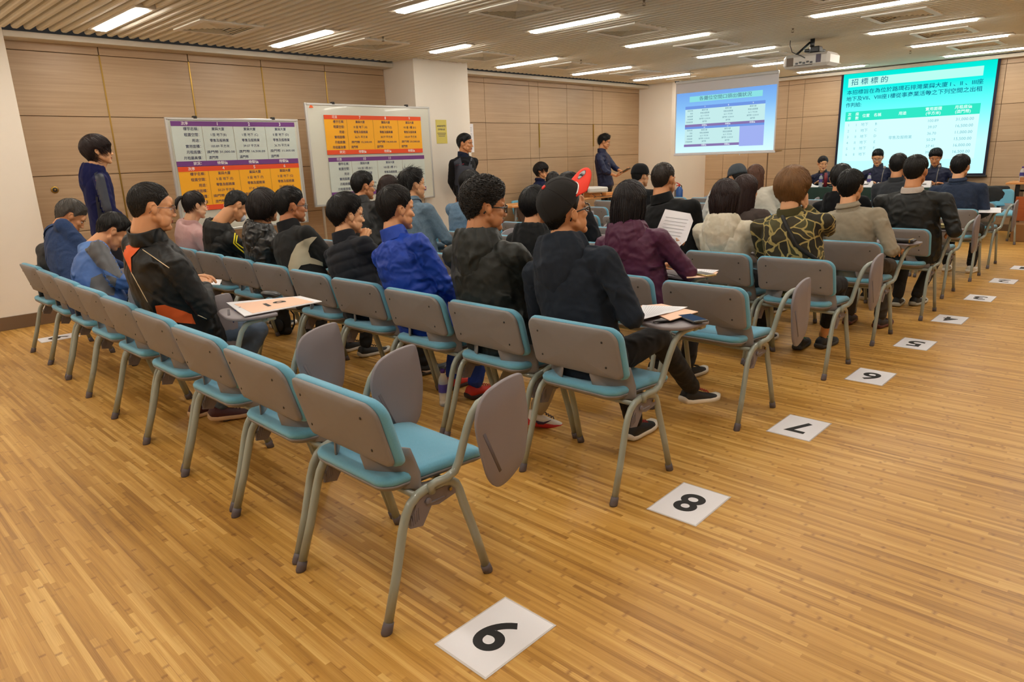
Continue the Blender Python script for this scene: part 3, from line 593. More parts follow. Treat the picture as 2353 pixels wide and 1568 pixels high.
# ---------------------------------------------------------------- people
def arr(v): return np.array(v, float)
def nrm(v): return v / (np.linalg.norm(v) + 1e-12)
def rotm(yaw=0, pitch=0, roll=0):
    """yaw turns left, pitch looks down, roll tilts to the right; +y is forward"""
    return np.array((M.Rotation(R(yaw), 3, 'Z') @ M.Rotation(R(-pitch), 3, 'X') @ M.Rotation(R(roll), 3, 'Y')))
def remesh(mb, vox, it=3):
    me = mesh_of('t', mb.verts(), mb.f); o = bpy.data.objects.new('t', me); COL.objects.link(o)
    md = o.modifiers.new('r', 'REMESH'); md.mode = 'VOXEL'; md.voxel_size = vox; md.use_smooth_shade = True
    dg = bpy.context.evaluated_depsgraph_get(); m2 = bpy.data.meshes.new_from_object(o.evaluated_get(dg))
    v = np.zeros(len(m2.vertices) * 3); m2.vertices.foreach_get('co', v); v = v.reshape(-1, 3)
    f = np.zeros(len(m2.loops), np.int32); m2.loops.foreach_get('vertex_index', f); f = f.reshape(-1, 4)
    bpy.data.objects.remove(o); bpy.data.meshes.remove(me); bpy.data.meshes.remove(m2)
    return smooth(v, f, it), f
def smooth(v, f, it):
    e = np.concatenate([f[:, [i, (i + 1) % f.shape[1]]] for i in range(f.shape[1])]); n = len(v); cnt = np.bincount(e[:, 0], minlength=n) + np.bincount(e[:, 1], minlength=n)
    for _ in range(it):
        a = np.stack([np.bincount(e[:, 0], v[e[:, 1], k], n) + np.bincount(e[:, 1], v[e[:, 0], k], n) for k in range(3)], 1) / np.maximum(cnt, 1)[:, None]; v = v * .4 + a * .6
    return v
def normals(v, f):
    a = v[f[:, 2]] - v[f[:, 0]]; b = v[f[:, 3 if f.shape[1] > 3 else 1]] - v[f[:, 1 if f.shape[1] > 3 else 0]]; fn = np.cross(a, b); n = np.zeros_like(v)
    for k in range(f.shape[1]):
        for c in range(3): n[:, c] += np.bincount(f[:, k], fn[:, c], len(v))
    return n / (np.linalg.norm(n, axis=1, keepdims=True) + 1e-12)
def wrinkle(p, seed, fr=30, ridged=True):
    rs = np.random.RandomState(seed); out = np.zeros(len(p)); tot = 0
    for o, (f, a) in enumerate(((1, 1.), (1.9, .6), (3.7, .3))):
        for _ in range(3):
            d = nrm(rs.normal(size=3) * [1, 1, 1.5]); e = nrm(rs.normal(size=3)); g = nrm(rs.normal(size=3))
            ph = p @ d * fr * f + 1.8 * np.sin(p @ e * fr * f * .45 + rs.rand() * 6) + 1.1 * np.sin(p @ g * fr * f * .8 + rs.rand() * 6) + rs.rand() * 6
            s_ = np.sin(ph); out += a * ((1 - np.abs(s_)) ** 1.5 * 1.4 - .5 if ridged else s_); tot += a
    return out / tot
def mk(name, v, f, mats, parent, mi=None):
    """mesh object from arrays (list of (v, f) allowed)"""
    if isinstance(v, list): 
        off = np.cumsum([0] + [len(a) for a in v])[:-1]; ff = [[tuple(q + o) for q in g] if not isinstance(g, np.ndarray) else g + o for g, o in zip(f, off)]
        if all(isinstance(g, np.ndarray) and g.shape[1] == ff[0].shape[1] for g in ff): f = np.concatenate(ff)
        else: f = [tuple(q) for g in ff for q in g]
        v = np.concatenate(v)
    return link(name, mesh_of(name, v, f, mi, [True] * len(f)), mats, parent)
SKINC = {'a': (208, 150, 108), 'b': (218, 164, 122), 'c': (196, 136, 94), 'd': (186, 122, 84), 'e': (226, 174, 136)}
def skin(k):
    n = 'skin_' + k
    if n not in MT:
        m = mat(n, SKINC[k], .5, .12, 500, .07, 14, spec=.35); b = m.node_tree.nodes['Principled BSDF']; b.inputs['Subsurface Weight'].default_value = .08; b.inputs['Subsurface Radius'].default_value = (.01, .004, .002); MT[n] = m
    return MT[n]
def hairmat(c): return mt('hair_%d_%d_%d' % c, tuple(int(x * .85) for x in c), .5, .3, 300, .3, 60, spec=.35, aniso=(1, 1, .25))
LIPS = mt('lips', (156, 88, 72), .45); EYEW = mt('eye_white', (206, 198, 188), .25); IRIS = mt('iris', (26, 16, 10), .2)
def head_prims(mb, fat=0., fem=False):
    w = 1 + fat * .12; e = mb.ell
    e((0, -.014, .034), (.0765 * (1 + fat * .05), .096, .090)); e((0, -.04, .0), (.064, .062, .07)); e((0, .03, -.022), (.062 * w, .062, .082)); e((0, .040, -.058), (.050 * w, .046, .046))
    for s in (-1, 1):
        mb.cap((s * .056 * w, -.002, -.040), .020 * w, (s * .020 * w, .070, -.090), .018); e((s * .040 * w, .056, -.016), (.026, .026, .024)); e((s * (.040 + .008 * fat), .040, -.052), (.023 * w, .036, .034 * w))
        mb.cap((s * .046, .068, .026), .011, (s * .012, .083, .022), .011); e((s * .011, .100, -.030), (.0085, .010, .007))
        e((s * .074, -.008, .0), (.013, .020, .022))
        # ear: rim, lobe, inner plate
        q = [(.074, .006, -.022), (.080, -.004, -.010), (.082, -.002, .004), (.086, .000, .016), (.091, -.012, .026), (.093, -.026, .022), (.091, -.030, .006), (.086, -.022, -.012), (.080, -.008, -.026), (.076, .000, -.028)]
        q = [(s * (.074 + (x - .074) * 1.12 + .004 * fat), y - .002, z) for x, y, z in q]; mb.tube(q, [.004, .0035, .003, .0035, .004, .004, .004, .0042, .0055, .005], 8)
        mb.ell((s * (.084 + .004 * fat), -.014, .0), (.0085, .0175, .0265), np.array(M.Rotation(R(-18 * s), 3, 'Z'))); mb.tube([(s * .083, -.006, .012), (s * .088, -.015, .004), (s * .085, -.012, -.010)], .003, 6)
    e((0, .070, -.094), (.021 * w, .017, .015)); mb.cap((0, .084, .016), .0095, (0, .100, -.016), .0095); e((0, .106, -.025), (.0115, .0105, .010))
    e((0, .088, -.053), (.023, .0115, .006)); e((0, .086, -.063), (.020, .012, .0065)); e((0, .078, .045), (.045, .016, .026))
    if fat > .3: e((0, .045, -.088), (.052, .042, .026))
HEADC = {}
def face_fix(v):
    """sockets, philtrum and mouth line, in head coordinates"""
    for s in (-1, 1):
        d = ((v - [s * .031, .088, .006]) / [.017, .02, .011]) ** 2; v = v - np.array([0, .0085, 0]) * np.exp(-d.sum(1))[:, None]
    d = ((v - [0, .1, -.058]) / [.022, .02, .0022]) ** 2; v = v - np.array([0, .004, 0]) * np.exp(-d.sum(1))[:, None]
    return v
def elip(u):
    u = np.asarray(u); rz = np.where(u[..., 2] > 0, .097, .140); ry = np.where((u[..., 1] > 0), .100, .100 - .010 * np.clip(-u[..., 2] * 1.3, 0, 1)); return 1 / np.sqrt((u[..., 0] / .079) ** 2 + (u[..., 1] / ry) ** 2 + (u[..., 2] / rz) ** 2)
HC = np.array([0, -.014, .030])
def az(u): return np.degrees(np.arctan2(np.abs(u[..., 0]), u[..., 1]))      # 0 front, 180 back
def el(u): return np.degrees(np.arcsin(np.clip(u[..., 2], -1, 1)))
def udir(a, e): a, e = np.radians(a), np.radians(e); return np.stack([np.sin(a) * np.cos(e), np.cos(a) * np.cos(e), np.sin(e)], -1)
HST = {  # elevation of the hairline at the azimuths AZ ; thickness top, front, side, back, nape ; strand length, jitter, lift
 'short': ([26, 20, 8, -14, 5, 3, -36, -62], (.020, .018, .005, .010, .003), .035, .25, .3), 'crop': ([30, 24, 10, -12, 6, 4, -34, -60], (.008, .007, .003, .004, .002), .012, .2, .2),
 'boy': ([16, 12, 2, -20, 0, -2, -40, -62], (.028, .026, .014, .022, .006), .06, .3, .2), 'bowl': ([4, 4, -2, -16, -8, -8, -44, -62], (.030, .034, .028, .034, .016), .08, .2, .15),
 'two': ([26, 20, 8, -14, 5, 3, -34, -60], (.030, .030, .007, .024, .005), .055, .35, .3), 'curly': ([22, 16, 4, -14, 4, 2, -34, -60], (.036, .038, .006, .016, .003), .030, 1.2, .4), 'spiky': ([26, 20, 8, -14, 4, 2, -36, -60], (.026, .024, .006, .012, .004), .045, .7, 1.6),
 'long': ([22, 18, 8, -4, -24, -36, -50, -60], (.018, .016, .016, .020, .022), .16, .10, .04), 'bob': ([18, 12, -2, -24, -30, -38, -50, -62], (.022, .022, .024, .030, .024), .10, .15, .1),
 'bun': ([26, 20, 8, -14, 2, 0, -36, -58], (.010, .006, .006, .008, .004), .10, .08, .02), 'bald': ([44, 30, 10, -10, 6, 4, -34, -60], (.0015, .001, .004, .005, .002), .016, .3, .2), 'fringe': ([6, 8, 0, -16, -2, -4, -40, -62], (.030, .032, .022, .026, .010), .075, .2, .15)}
AZ = [0, 40, 62, 76, 88, 108, 122, 180]
def hair(style, col, parent, Tm, seed, n=900, cut=None, zend=-.3, taper=0.):
    line, (tt, tf, ts, tb, tn), SL, jit, lift = HST[style]; rs = np.random.RandomState(seed)
    eline = lambda a: np.interp(a, AZ, line)
    def th(u):
        a, e = az(u), el(u); side = np.interp(a, [0, 50, 90, 140, 180], [tf, (tf + ts) / 2, ts, tb, tb]); w = np.clip((e + 5) / 55, 0, 1); t = side * (1 - w) + tt * w
        low = np.clip((e - eline(a)) / 24, 0, 1); 
        if style in ('bowl', 'bob', 'fringe', 'long'): low = np.clip(low * 3 + .35, 0, 1)
        back = np.clip((a - 110) / 50, 0, 1) * np.clip((-e - 10) / 30, 0, 1); t = t * (1 - back) + tn * back
        return t * (.12 + .88 * low)
    wob = lambda u: 0 if style in ('bun', 'bald', 'crop') else (.0035 if style != 'curly' else .009) * wrinkle(u, seed, 9 if style != 'curly' else 16, False)
    pt = lambda u, o=0: HC + u * (elip(u) + np.maximum(th(u) + wob(u) * (th(u) > .008), -.002) + o)[..., None]
    NA, NT = 56, 22; rs_ = []
    for t in np.linspace(0, 1, NT):
        a = np.linspace(0, 360, NA, endpoint=False); e0 = eline(np.where(a > 180, 360 - a, a)); e = 90 - (90 - e0) * t ** .9; e = np.minimum(e, 89.5); rs_.append(pt(udir(a, e)))
    u = udir(a, e0 - 3); rs_.append(HC + u * (elip(u) - .012)[:, None])
    mb = MB().rings(rs_, 0, True)
    cr = nrm(arr((.02, -.55, .8)))
    cnt = 0; n = int(n * 1.5)
    for _ in range(n * 3):
        if cnt >= n: break
        u = nrm(rs.normal(size=3) * [1, 1.1, 1]); a, e = az(u), el(u)
        if e < eline(a) + 1: continue
        if cut is not None and (u @ cut[0]) > cut[1]: continue
        cnt += 1; g = u * (u @ cr) - cr; g = nrm(g - u * (g @ u)); g = nrm(g + np.cross(u, g) * rs.normal() * jit * .6); L = SL * rs.uniform(.7, 1.2) * (1 if style in ('long', 'bob', 'bowl', 'fringe') else float(np.clip((e - eline(a)) / 45, .25, 1))); K = 5; P = []; tw = rs.rand() * 6; lf = lift * rs.uniform(.2, 1)
        for k in range(K):
            s_ = k / (K - 1); ang = L * s_ / .1; q = nrm(u * math.cos(ang) + g * math.sin(ang)); p = HC + q * (elip(q) + max(float(th(q)), .0) + .0012 + L * lf * s_ * s_ * .55)
            if style == 'curly': p = p + np.cross(q, g) * math.sin(tw + s_ * 7) * .007 + q * math.cos(tw + s_ * 7) * .005
            P.append(p)
        w = rs.uniform(.0011, .0026) * (1.25 if style in ('long', 'bob', 'curly') else 1); mb.tube(P, [w * 1.1, w * 1.2, w, w * .7, w * .2], 4, ell=(nrm(P[1]), .5), caps=False)
    if style in ('long', 'bob'):
        ze = zend if style == 'long' else -.11; rg2 = []
        A = np.linspace(62, 298, 46)
        for t in np.linspace(0, 1, 16):
            z = .02 + (ze - .02) * t; aa = np.where(A > 180, 360 - A, A); base = udir(A, np.full(len(A), 2.)); rad = elip(base) + th(base) + .001
            prof = 1 + (.10 if style == 'long' else .03) * math.sin(t * 2.6) - .28 * t ** 2 * (1 if style == 'bob' else .55) - taper * t ** 1.6; w = .005 * np.sin(np.radians(A) * 9 + t * 3 + seed) * (1 - .2 * t) + .003 * np.sin(np.radians(A) * 23)
            x = base[:, 0] * (rad * prof + w); y = base[:, 1] * (rad * prof + w) + HC[1] - .012 * math.sin(t * 2); rg2.append(np.c_[x, y, np.full(len(A), z) + .012 + (np.abs(A - 180) / 118) ** 3 * .05 * t])
        ins = [r_ * [.8, .8, 1] + [0, -.003, 0] for r_ in rg2[::-1]]; mb.rings(rg2 + ins, 0, False, closed=False)
        for _ in range(n):
            i = rs.randint(0, 46); k0 = rs.randint(0, 9); P = [rg2[k][i] * [1.01, 1.01, 1] + [rs.normal() * .0015, rs.normal() * .0015, 0] for k in range(k0, min(k0 + 9, 16))]; w = rs.uniform(.0009, .0018); mb.tube(P, [w] * (len(P) - 1) + [w * .3], 4, caps=False)
    if style == 'bun':
        mb.tube([(0, -.10, .06), (0, -.125, .065), (0, -.14, .06), (0, -.165, .03), (0, -.17, -.01), (0, -.165, -.05)], [.02, .012, .018, .02, .014, .004], 10); mb.tube([(0, -.118, .063), (0, -.128, .064)], .016, 10)
    mb.xf(Tm); return mb.build('hair', hairmat(col), parent, True)
def hand_geo(curl=25, spread=4, thumb=35, grip=0):
    """right hand: wrist at origin, fingers +y, palm faces -z, thumb towards -x"""
    key = (curl, spread, thumb, grip)
    if key in HEADC: return HEADC[key]
    mb = MB().ell((0, .005, 0), (.028, .03, .018)); mb.cap((-.020, .03, 0), .0145, (-.026, .082, 0), .0115); mb.cap((.012, .025, 0), .0145, (.026, .076, -.002), .0105); mb.cap((0, .02, 0), .016, (0, .085, .001), .0125); mb.cap((-.012, .02, 0), .015, (-.010, .088, .001), .012)
    for i, (x, y, L, r) in enumerate(((-.027, .086, .072, .0088), (-.009, .091, .080, .009), (.010, .088, .074, .0086), (.027, .080, .058, .0078))):
        p = arr((x, y, 0)); a = R(curl * (.8 + .1 * i)); d = 0; yaw = R(spread * (1.5 - i))
        for k, (q, c) in enumerate(((.45, .7), (.3, 1.1), (.25, .8))):
            d += a * c; n_ = p + L * q * arr((-math.sin(yaw) * math.cos(d), math.cos(yaw) * math.cos(d), -math.sin(d))); mb.cap(p, r * (1 - .1 * k), n_, r * (.92 - .1 * k), 10); p = n_
    t = R(thumb); p = arr((-.022, .018, -.006)); mb.ell((-.02, .035, -.008), (.015, .024, .014))
    for k, (L, r) in enumerate(((.036, .0125), (.03, .0105), (.024, .009))):
        n_ = p + L * arr((-math.sin(t), math.cos(t), -.45 - .25 * grip)); mb.cap(p, r, n_, r * .9, 10); p = n_; t -= R(22)
    HEADC[key] = remesh(mb, .0026, 2); return HEADC[key]
def basis(y, z):
    """columns x,y,z from forward y and approximate z"""
    y = nrm(arr(y)); z = arr(z); z = nrm(z - y * (z @ y)); return np.stack([np.cross(y, z), y, z], 1)
def ik(S, T, l1, l2, pole):
    d = T - S; D = min(np.linalg.norm(d), l1 + l2 - .002); d = nrm(d); T = S + d * D; a = (l1 * l1 - l2 * l2 + D * D) / (2 * D); h = math.sqrt(max(0, l1 * l1 - a * a)); p = arr(pole); p = nrm(p - d * (p @ d)); return S + d * a + p * h, T
def loft(mb, secs, n=22):
    """secs: (center, half width, half depth, side, front)"""
    rs = []
    for c, w, d, sd, fr in secs:
        rs.append([c + sd * w * math.copysign(abs(math.cos(a)) ** .85, math.cos(a)) + fr * d * math.copysign(abs(math.sin(a)) ** .9, math.sin(a)) for a in [2 * math.pi * k / n for k in range(n)]])
    return mb.rings(rs)
BVH = {}
from mathutils.bvhtree import BVHTree
def shoe(parent, Am, fw, up, mats, L=.27, name='shoe', swoosh=None):
    """Am ankle point; fw toe direction; up"""
    B = basis(fw, up); T = M.Identity(4)
    for i in range(3):
        for j in range(3): T[i][j] = B[i, j]
        T[i][3] = Am[i]
    S = [(-.062, .030, .012, .055), (-.050, .034, .004, .085), (-.02, .037, .0, .092), (.02, .038, .0, .078), (.06, .041, .0, .062), (.10, .045, .0, .052), (.14, .046, .002, .045), (.175, .038, .006, .038), (.195, .022, .012, .030)]
    k = L / .27; ru = []; rl = []
    for y, w, z0, z1 in S:
        y *= k; ru.append([(w * math.cos(a), y, -.085 + .022 + (z1 - .022) * max(0, math.sin(a)) ** .7 if math.sin(a) > 0 else -.085 + .02) for a in [2 * math.pi * q / 16 for q in range(16)]])
        ws = w * 1.08; rl.append([(ws * math.copysign(abs(math.cos(a)) ** .5, math.cos(a)), y * 1.02, -.085 + z0 + .016 + .016 * math.copysign(abs(math.sin(a)) ** .5, math.sin(a)) - z0 * .0) for a in [2 * math.pi * q / 16 for q in range(16)]])
    o = MB().rings(ru).xf(T).build(name, mats[0], parent); MB().rings(rl).xf(T).build('sole', mats[1], o)
    mb = MB()
    for i in range(4): y = (.055 + .018 * i) * k; z = -.085 + .078 - .006 * i; mb.tube([(-.018, y, z - .006), (0, y + .003, z + .003), (.018, y, z - .006)], .0028, 6)
    mb.xf(T).build('laces', mats[2] if len(mats) > 2 else mats[0], o)
    if swoosh:
        for s in (-1, 1):
            P = [(s * .0395, -.035 * k, -.045), (s * .0415, .0, -.058), (s * .0425, .03, -.057), (s * .042, .075, -.034)]; MB().tube(P, [.002, .008, .007, .001], 8, ell=((1, 0, 0), .25)).xf(T).build('stripe', swoosh, o)
    return o
def person(label, base, rz, htop, yaw=0, pitch=4, roll=0, hs='short', hc=(26, 20, 18), sk='a', top=(40, 40, 44), legs=(34, 34, 38), shoes=((30, 30, 32), (200, 194, 184)), arms='lap', b=0., sh=.185, fat=0., stand=False,
           res=.009, hres=.0045, fab='cloth', collar=None, hood=None, glasses=None, wr=.005, wf=28, puff=0, seed=1, hairn=800, feet=None, kn=None, handL=None, handR=None, lean=0, sleeves='long', legmat=None, topmat=None, tscale=1., tyo=0, cap=None, pole=None, cat='person', jacket='jacket', extra=None, zend=-.3, lh=0):
    """base (x, y) of the seat's rear feet line or of the standing spot; htop = world point of the top of the head"""
    e = empty('person', (base[0], base[1], 0), rz=R(rz), label=label, cat='person')
    Rz = np.array(M.Rotation(-R(rz), 3, 'Z')); loc = lambda p: Rz @ (arr(p) - arr((base[0], base[1], 0)))
    ht = loc(htop); HM = rotm(yaw, pitch, roll)
    Hc = ht - HM @ arr((0, -.01, .128 + (.012 if hs not in ('bald', 'crop') else .004)))
    n0 = Hc + HM @ arr((0, -.030, -.070)); zp0 = .53 if not stand else .93
    nb = n0 + nrm((arr((0, .2, zp0)) if not stand else arr((0, 0, zp0))) - n0 + arr((0, -.10 - .012 * max(0, pitch - 12), 0))) * (.058 + .0022 * max(0, pitch - 8))          # base of the neck
    zp = .53 if not stand else .93
    pel = arr((0, .255 + b * .08 + tyo, zp)) if not stand else arr((0, 0, zp))
    ax = nb - pel; side = nrm(np.cross(arr((0, 1, 0)), nrm(ax))) ; side = arr((1, 0, 0)) - nrm(ax) * nrm(ax)[0]; side = nrm(side)
    if arms == 'crossed' or True: pass
    q = lambda t, back=0.: pel + ax * t + arr((0, -back, 0))
    fr = lambda t: nrm(np.cross(arr((0, 0, 1)) * 0 + nrm(ax), side) * -1) * -1
    F = nrm(np.cross(nrm(ax), side)); F = F if F[1] > 0 else -F
    bw = 1 + b
    bk = .012 + max(0, ax[1]) * .12
    secs = lambda g: [(q(-.16) if not stand else q(-.12), .150 * bw + g, .105 * bw + g, side, F), (q(-.04, -.0), .168 * bw + g, .118 * bw + g, side, F), (q(.2, bk * .5), (.150 + .5 * b * .15) * bw + g, (.105 + b * .12) + g, side, F), (q(.45, bk), .158 * bw + g, (.108 + b * .10) + g, side, F), (q(.68, bk), .168 * (1 + b * .7) + g, .110 * (1 + b * .6) + g, side, F), (q(.84, bk * .8), .150 * (1 + b * .5) + g, .092 + b * .03 + g, side, F), (q(.93, bk * .5), .105 + g, .072 + g, side, F)]
    S = {}; E_ = {}; Wp = {}
    for s in (-1, 1): S[s] = q(.80, bk * .8) + side * s * (sh + .012) * (1 + b * .35) + F * .005
    # arm targets
    A = {'lap': lambda s: (arr((s * .075, .47, .60)) if not stand else None), 'crossed': lambda s: q(.42) + F * (.135 + b * .06) + side * s * .085, 'phone': lambda s: q(.35) + F * .30 + side * s * .05, 'side': lambda s: S[s] + arr((s * .04, .05, -.50)),
         'back': lambda s: pel + arr((s * .03, -.17, .02)), 'tablet': lambda s: arr((s * .05 + .05, .34, 1.12)), 'table': lambda s: arr((s * .14, .42, .80)), 'knees': lambda s: arr((s * .12, .52, .62))}
    L1, L2 = .275, .245
    for s in (-1, 1):
        T = A[arms](s); ho = handR if s == 1 else handL
        if ho is not None: T = arr(ho[0]) if not callable(ho[0]) else ho[0](dict(loc=loc, H=Hc, q=q, F=F, side=side, HM=HM, pel=pel))
        pl = arr((s * .9, -.35, -.6)) if arms != 'back' or ho is not None else arr((s * .8, -.6, 0))
        if ho is not None and len(ho) > 3: pl = arr(ho[3])
        E_[s], Wp[s] = ik(S[s], T, L1, L2, pl)
    # skin: head and neck fine, hands, rest hidden inside clothes
    mb = MB(); head_prims(mb, fat); mh = M.Identity(4)
    for i in range(3):
        for j in range(3): mh[i][j] = HM[i, j]
        mh[i][3] = Hc[i]
    mb.xf(mh); ng = .052 * (1 + fat * .22) * (.86 if sh < .175 else 1); mb.cap(Hc + HM @ arr((0, -.026, -.045)), ng, nb + arr((0, -.005, .0)), ng * 1.1, 20)
    for s in (-1, 1): mb.cap(nb + arr((0, -.004, -.025)), min(ng * .72, .040), nb + side * s * .085 - nrm(ax) * .075 + arr((0, -.002, 0)), .028, 16)
    mb.cap(Hc + HM @ arr((0, .03, -.085)), .026, nb + F * .03 - nrm(ax) * .02, .036, 14)
    v, f = remesh(mb, hres, 3); HMi = HM.T; vl = (v - Hc) @ HM; m_ = np.linalg.norm(vl, axis=1) < .16; vl2 = face_fix(vl); v = np.where(m_[:, None], vl2 @ HM.T + Hc, v)
    fc = vl2[f].mean(1); lipm = (np.abs(fc[:, 0]) < .021) & (fc[:, 1] > .086) & (fc[:, 2] > -.070) & (fc[:, 2] < -.049); mi = [lipm.astype(int)]
    VV = [v]; FF = [f]
    mb = loft(MB(), [(c, w * .9 - .012, d * .9 - .012, a, b_) for c, w, d, a, b_ in secs(0)])
    for s in (-1, 1): mb.cap(q(.86, bk * .8), .05, S[s], .042).cap(S[s], .042, E_[s], .034).cap(E_[s], .036, Wp[s], .0245)
    hipz = pel
    K_ = {}; An = {}
    for s in (-1, 1):
        if not stand:
            hp = pel + arr((s * .09, .03, 0)); kp = arr((s * .13, .66 + tyo * .6, .50)) if kn is None else arr(kn[s]); an = arr((s * .12, .60, .085)) if feet is None else arr(feet[s][0])
        else: hp = pel + arr((s * .09, 0, -.03)); an = arr((s * .11, .0, .085)) if feet is None else arr(feet[s][0]); kp = (hp + an) / 2 + arr((0, .03, 0))
        K_[s] = kp; An[s] = an; mb.cap(hp, .07, kp, .045).cap(kp, .045, an, .032)
        ho = handR if s == 1 else handL; dr = nrm(Wp[s] - E_[s]); up_ = arr((s * -.2, .2, 1)) if ho is None or len(ho) < 2 or ho[1] is None else arr(ho[1])
        fwd = dr if ho is None or len(ho) < 3 or ho[2] is None else arr(ho[2]); hg = hand_geo(*(ho[4] if ho is not None and len(ho) > 4 else (28, 3, 30, 0))); hv, hf = hg
        if s == -1: hv = hv * [-1, 1, 1]; hf = hf[:, ::-1]
        B = basis(fwd, up_); VV.append(hv @ B.T + Wp[s]); FF.append(hf); mi.append(np.zeros(len(hf), int))
    v2, f2 = remesh(mb, .014, 2); VV.append(v2); FF.append(f2); mi.append(np.zeros(len(f2), int))
    body = mk('body', VV, FF, [skin(sk), LIPS], e, list(np.concatenate(mi)))
    for s in (-1, 1):
        p = arr((s * .031, .0735, .005)); eb = MB().ell(p, (.0122, .0112, .0062), nu=14, nv=10).ell(p + arr((0, .0082, -.0006)), (.0048, .0038, .0046), mi=1, nu=12, nv=8).xf(mh).build('eye', [EYEW, IRIS], e)
        MB().tube([p + arr((-.014 * 1, .010, .002)), p + arr((-.006, .0145, .0055)), p + arr((.006, .0145, .0055)), p + arr((.014, .009, .002))], [.001, .0022, .0022, .001], 6).xf(mh).build('eyelid', skin(sk), e) if hres < .0055 else None
    if hs not in ('long',) or True:
        mb = MB()
        for s in (-1, 1): mb.tube([(s * .013, .0965, .021), (s * .028, .0955, .0275), (s * .042, .086, .0265), (s * .052, .073, .020)], [.0010, .0024, .002, .0008], 6, ell=((0, 1, 0), .5))
        mb.xf(mh).build('eyebrow', hairmat(hc), e)
    # hair
    T = mh; cut = None
    if cap: cut = (nrm(arr((0, -.06 if cap.get('tilt', 0) == 0 else -.25, 1))), .05)
    hair(hs, hc, e, T, seed, hairn, cut, zend, .26 if hood is not None and hs == 'long' else 0.)
    if cap: make_cap(e, T, **cap)
    if glasses: make_glasses(e, T, glasses, fat)
    # top garment
    G = .016; mb = loft(MB(), [(c, w, d, a, b_) for c, w, d, a, b_ in secs(G)]); tm = topmat or mt('%s_%d_%d_%d' % (fab, *top), top, *FAB[fab][:3], **FAB[fab][3])
    neckr = ng + .012
    for s in (-1, 1):
        mb.cap(q(.82, bk * .6), .052 + G * .6, S[s], .044 + G + b * .015); mb.cap(nb - nrm(ax) * .045, .040 + G * .5, S[s] - side * s * .01, .040 + G)
        if sleeves == 'long': mb.cap(S[s], .045 + G + b * .02, E_[s], .042 + G * .7 + b * .01).cap(E_[s], .043 + G * .7 + b * .01, Wp[s] - nrm(Wp[s] - E_[s]) * .01, .030 + G * .35)
        elif sleeves == 'rolled': mb.cap(S[s], .050 + G, E_[s], .044 + G * .7).cap(E_[s], .044 + G * .7, E_[s] + (Wp[s] - E_[s]) * .35, .042 + G * .5)
    v, f = remesh(mb, res, 3); nn = normals(v, f); ph = v @ nrm(ax)
    d = wr * wrinkle(v, seed + 11, wf * 1.3) * 1.1
    for s in (-1, 1):                      # creases gather at elbow and armpit
        for c_, w_ in ((E_[s], .09), (S[s] + (pel - S[s]) * .15, .10)): dd = np.linalg.norm(v - c_, axis=1); d += np.exp(-(dd / w_) ** 2) * wr * .55 * (1 - 2 * np.abs(np.sin(v @ nrm(arr((.3, .5, .6)) + (S[s] - E_[s])) * 62 + 1.6 * np.sin(v @ arr((31., 17, 9)) + s))) ** .7)
    if puff: d += puff * (np.abs(np.sin(ph * math.pi / .062)) ** .55 - .6)
    v = v + nn * d[:, None]
    jk = mk(jacket, v, f, tm, e)
    BVH[e.name] = (v, f, e)
    if hood is not None:
        hr, hz, sag = hood; C = nb - nrm(ax) * .012; hm = MB(); rs = []; a_ = nrm(ax)
        for t in np.linspace(-142, 142, 41):
            a = R(t); c = max(0., math.cos(a)); dn = c ** 2.2; k = .6 + .4 * hr; ed = 1 - .55 * (abs(t) / 142) ** 3
            prof_ = [(.070, -.045), (.078, .000), (.086, .022 + .020 * c * k), (.100, .038 + .022 * c * k), (.116, .030 + .016 * c * k), (.130 + .010 * c, .002), (.140 + .020 * c * k, -.040 - .035 * dn), (.140 + .022 * c * k, -.070 - .080 * dn * k), (.128 + .014 * c, -.090 - .125 * dn * k), (.100 + .01 * c, -.085 - .125 * dn * k), (.085, -.06)]
            wv = .004 * math.sin(t * .21 + seed) + .003 * math.sin(t * .47)
            rs.append([C + side * math.sin(a) * (rr * ed + wv) * 1.1 - F * (math.cos(a) * (rr * ed + wv) - .012) + a_ * (h_ * ed + hz + wv * .6) for rr, h_ in prof_])
        hv, hf = remesh(hm.rings(rs), res * .8, 2); hv = hv + normals(hv, hf) * (wr * .8 * wrinkle(hv, seed + 3, 42))[:, None]; mk('hood', hv, hf, tm, jk)
    if collar:
        kind, cc = collar; cm = mt('%s_%d_%d_%d' % (fab, *cc), cc, *FAB[fab][:3], **FAB[fab][3]); C = nb - nrm(ax) * .004; hh = {'stand': .040, 'shirt': .032, 'polo': .03, 'crew': .016}[kind]; R0 = ng + .010; n = 26; rs = []
        for rr, z in ((R0 + .016, -.03), (R0 + .012, .0), (R0 + .007, hh * .8), (R0 + .005, hh), (R0 - .001, hh * .98), (R0 - .002, hh * .6), (R0 + .002, 0), (R0 + .01, -.02)):
            if kind == 'shirt' and z > .9 * hh and rr > R0: rr += .004
            rs.append([C + side * math.sin(a) * rr * 1.08 + F * math.cos(a) * (rr + .004) + nrm(ax) * (z - (.028 * max(0, math.cos(a)) ** 2)) for a in [2 * math.pi * k / n for k in range(n)]])
        mb = MB().rings(rs, caps=False)
        if kind == 'shirt':
            rs = [[C + side * math.sin(a) * rr * 1.08 + F * math.cos(a) * (rr + .004) + nrm(ax) * (z - (.028 * max(0, math.cos(a)) ** 2)) for a in [2 * math.pi * k / n for k in range(n)]] for rr, z in ((R0 + .005, hh + .002), (R0 + .014, hh * .5), (R0 + .022, .002), (R0 + .020, .0), (R0 + .010, hh * .5))]
            mb.rings(rs, caps=False)
        mb.build('collar', cm, jk)
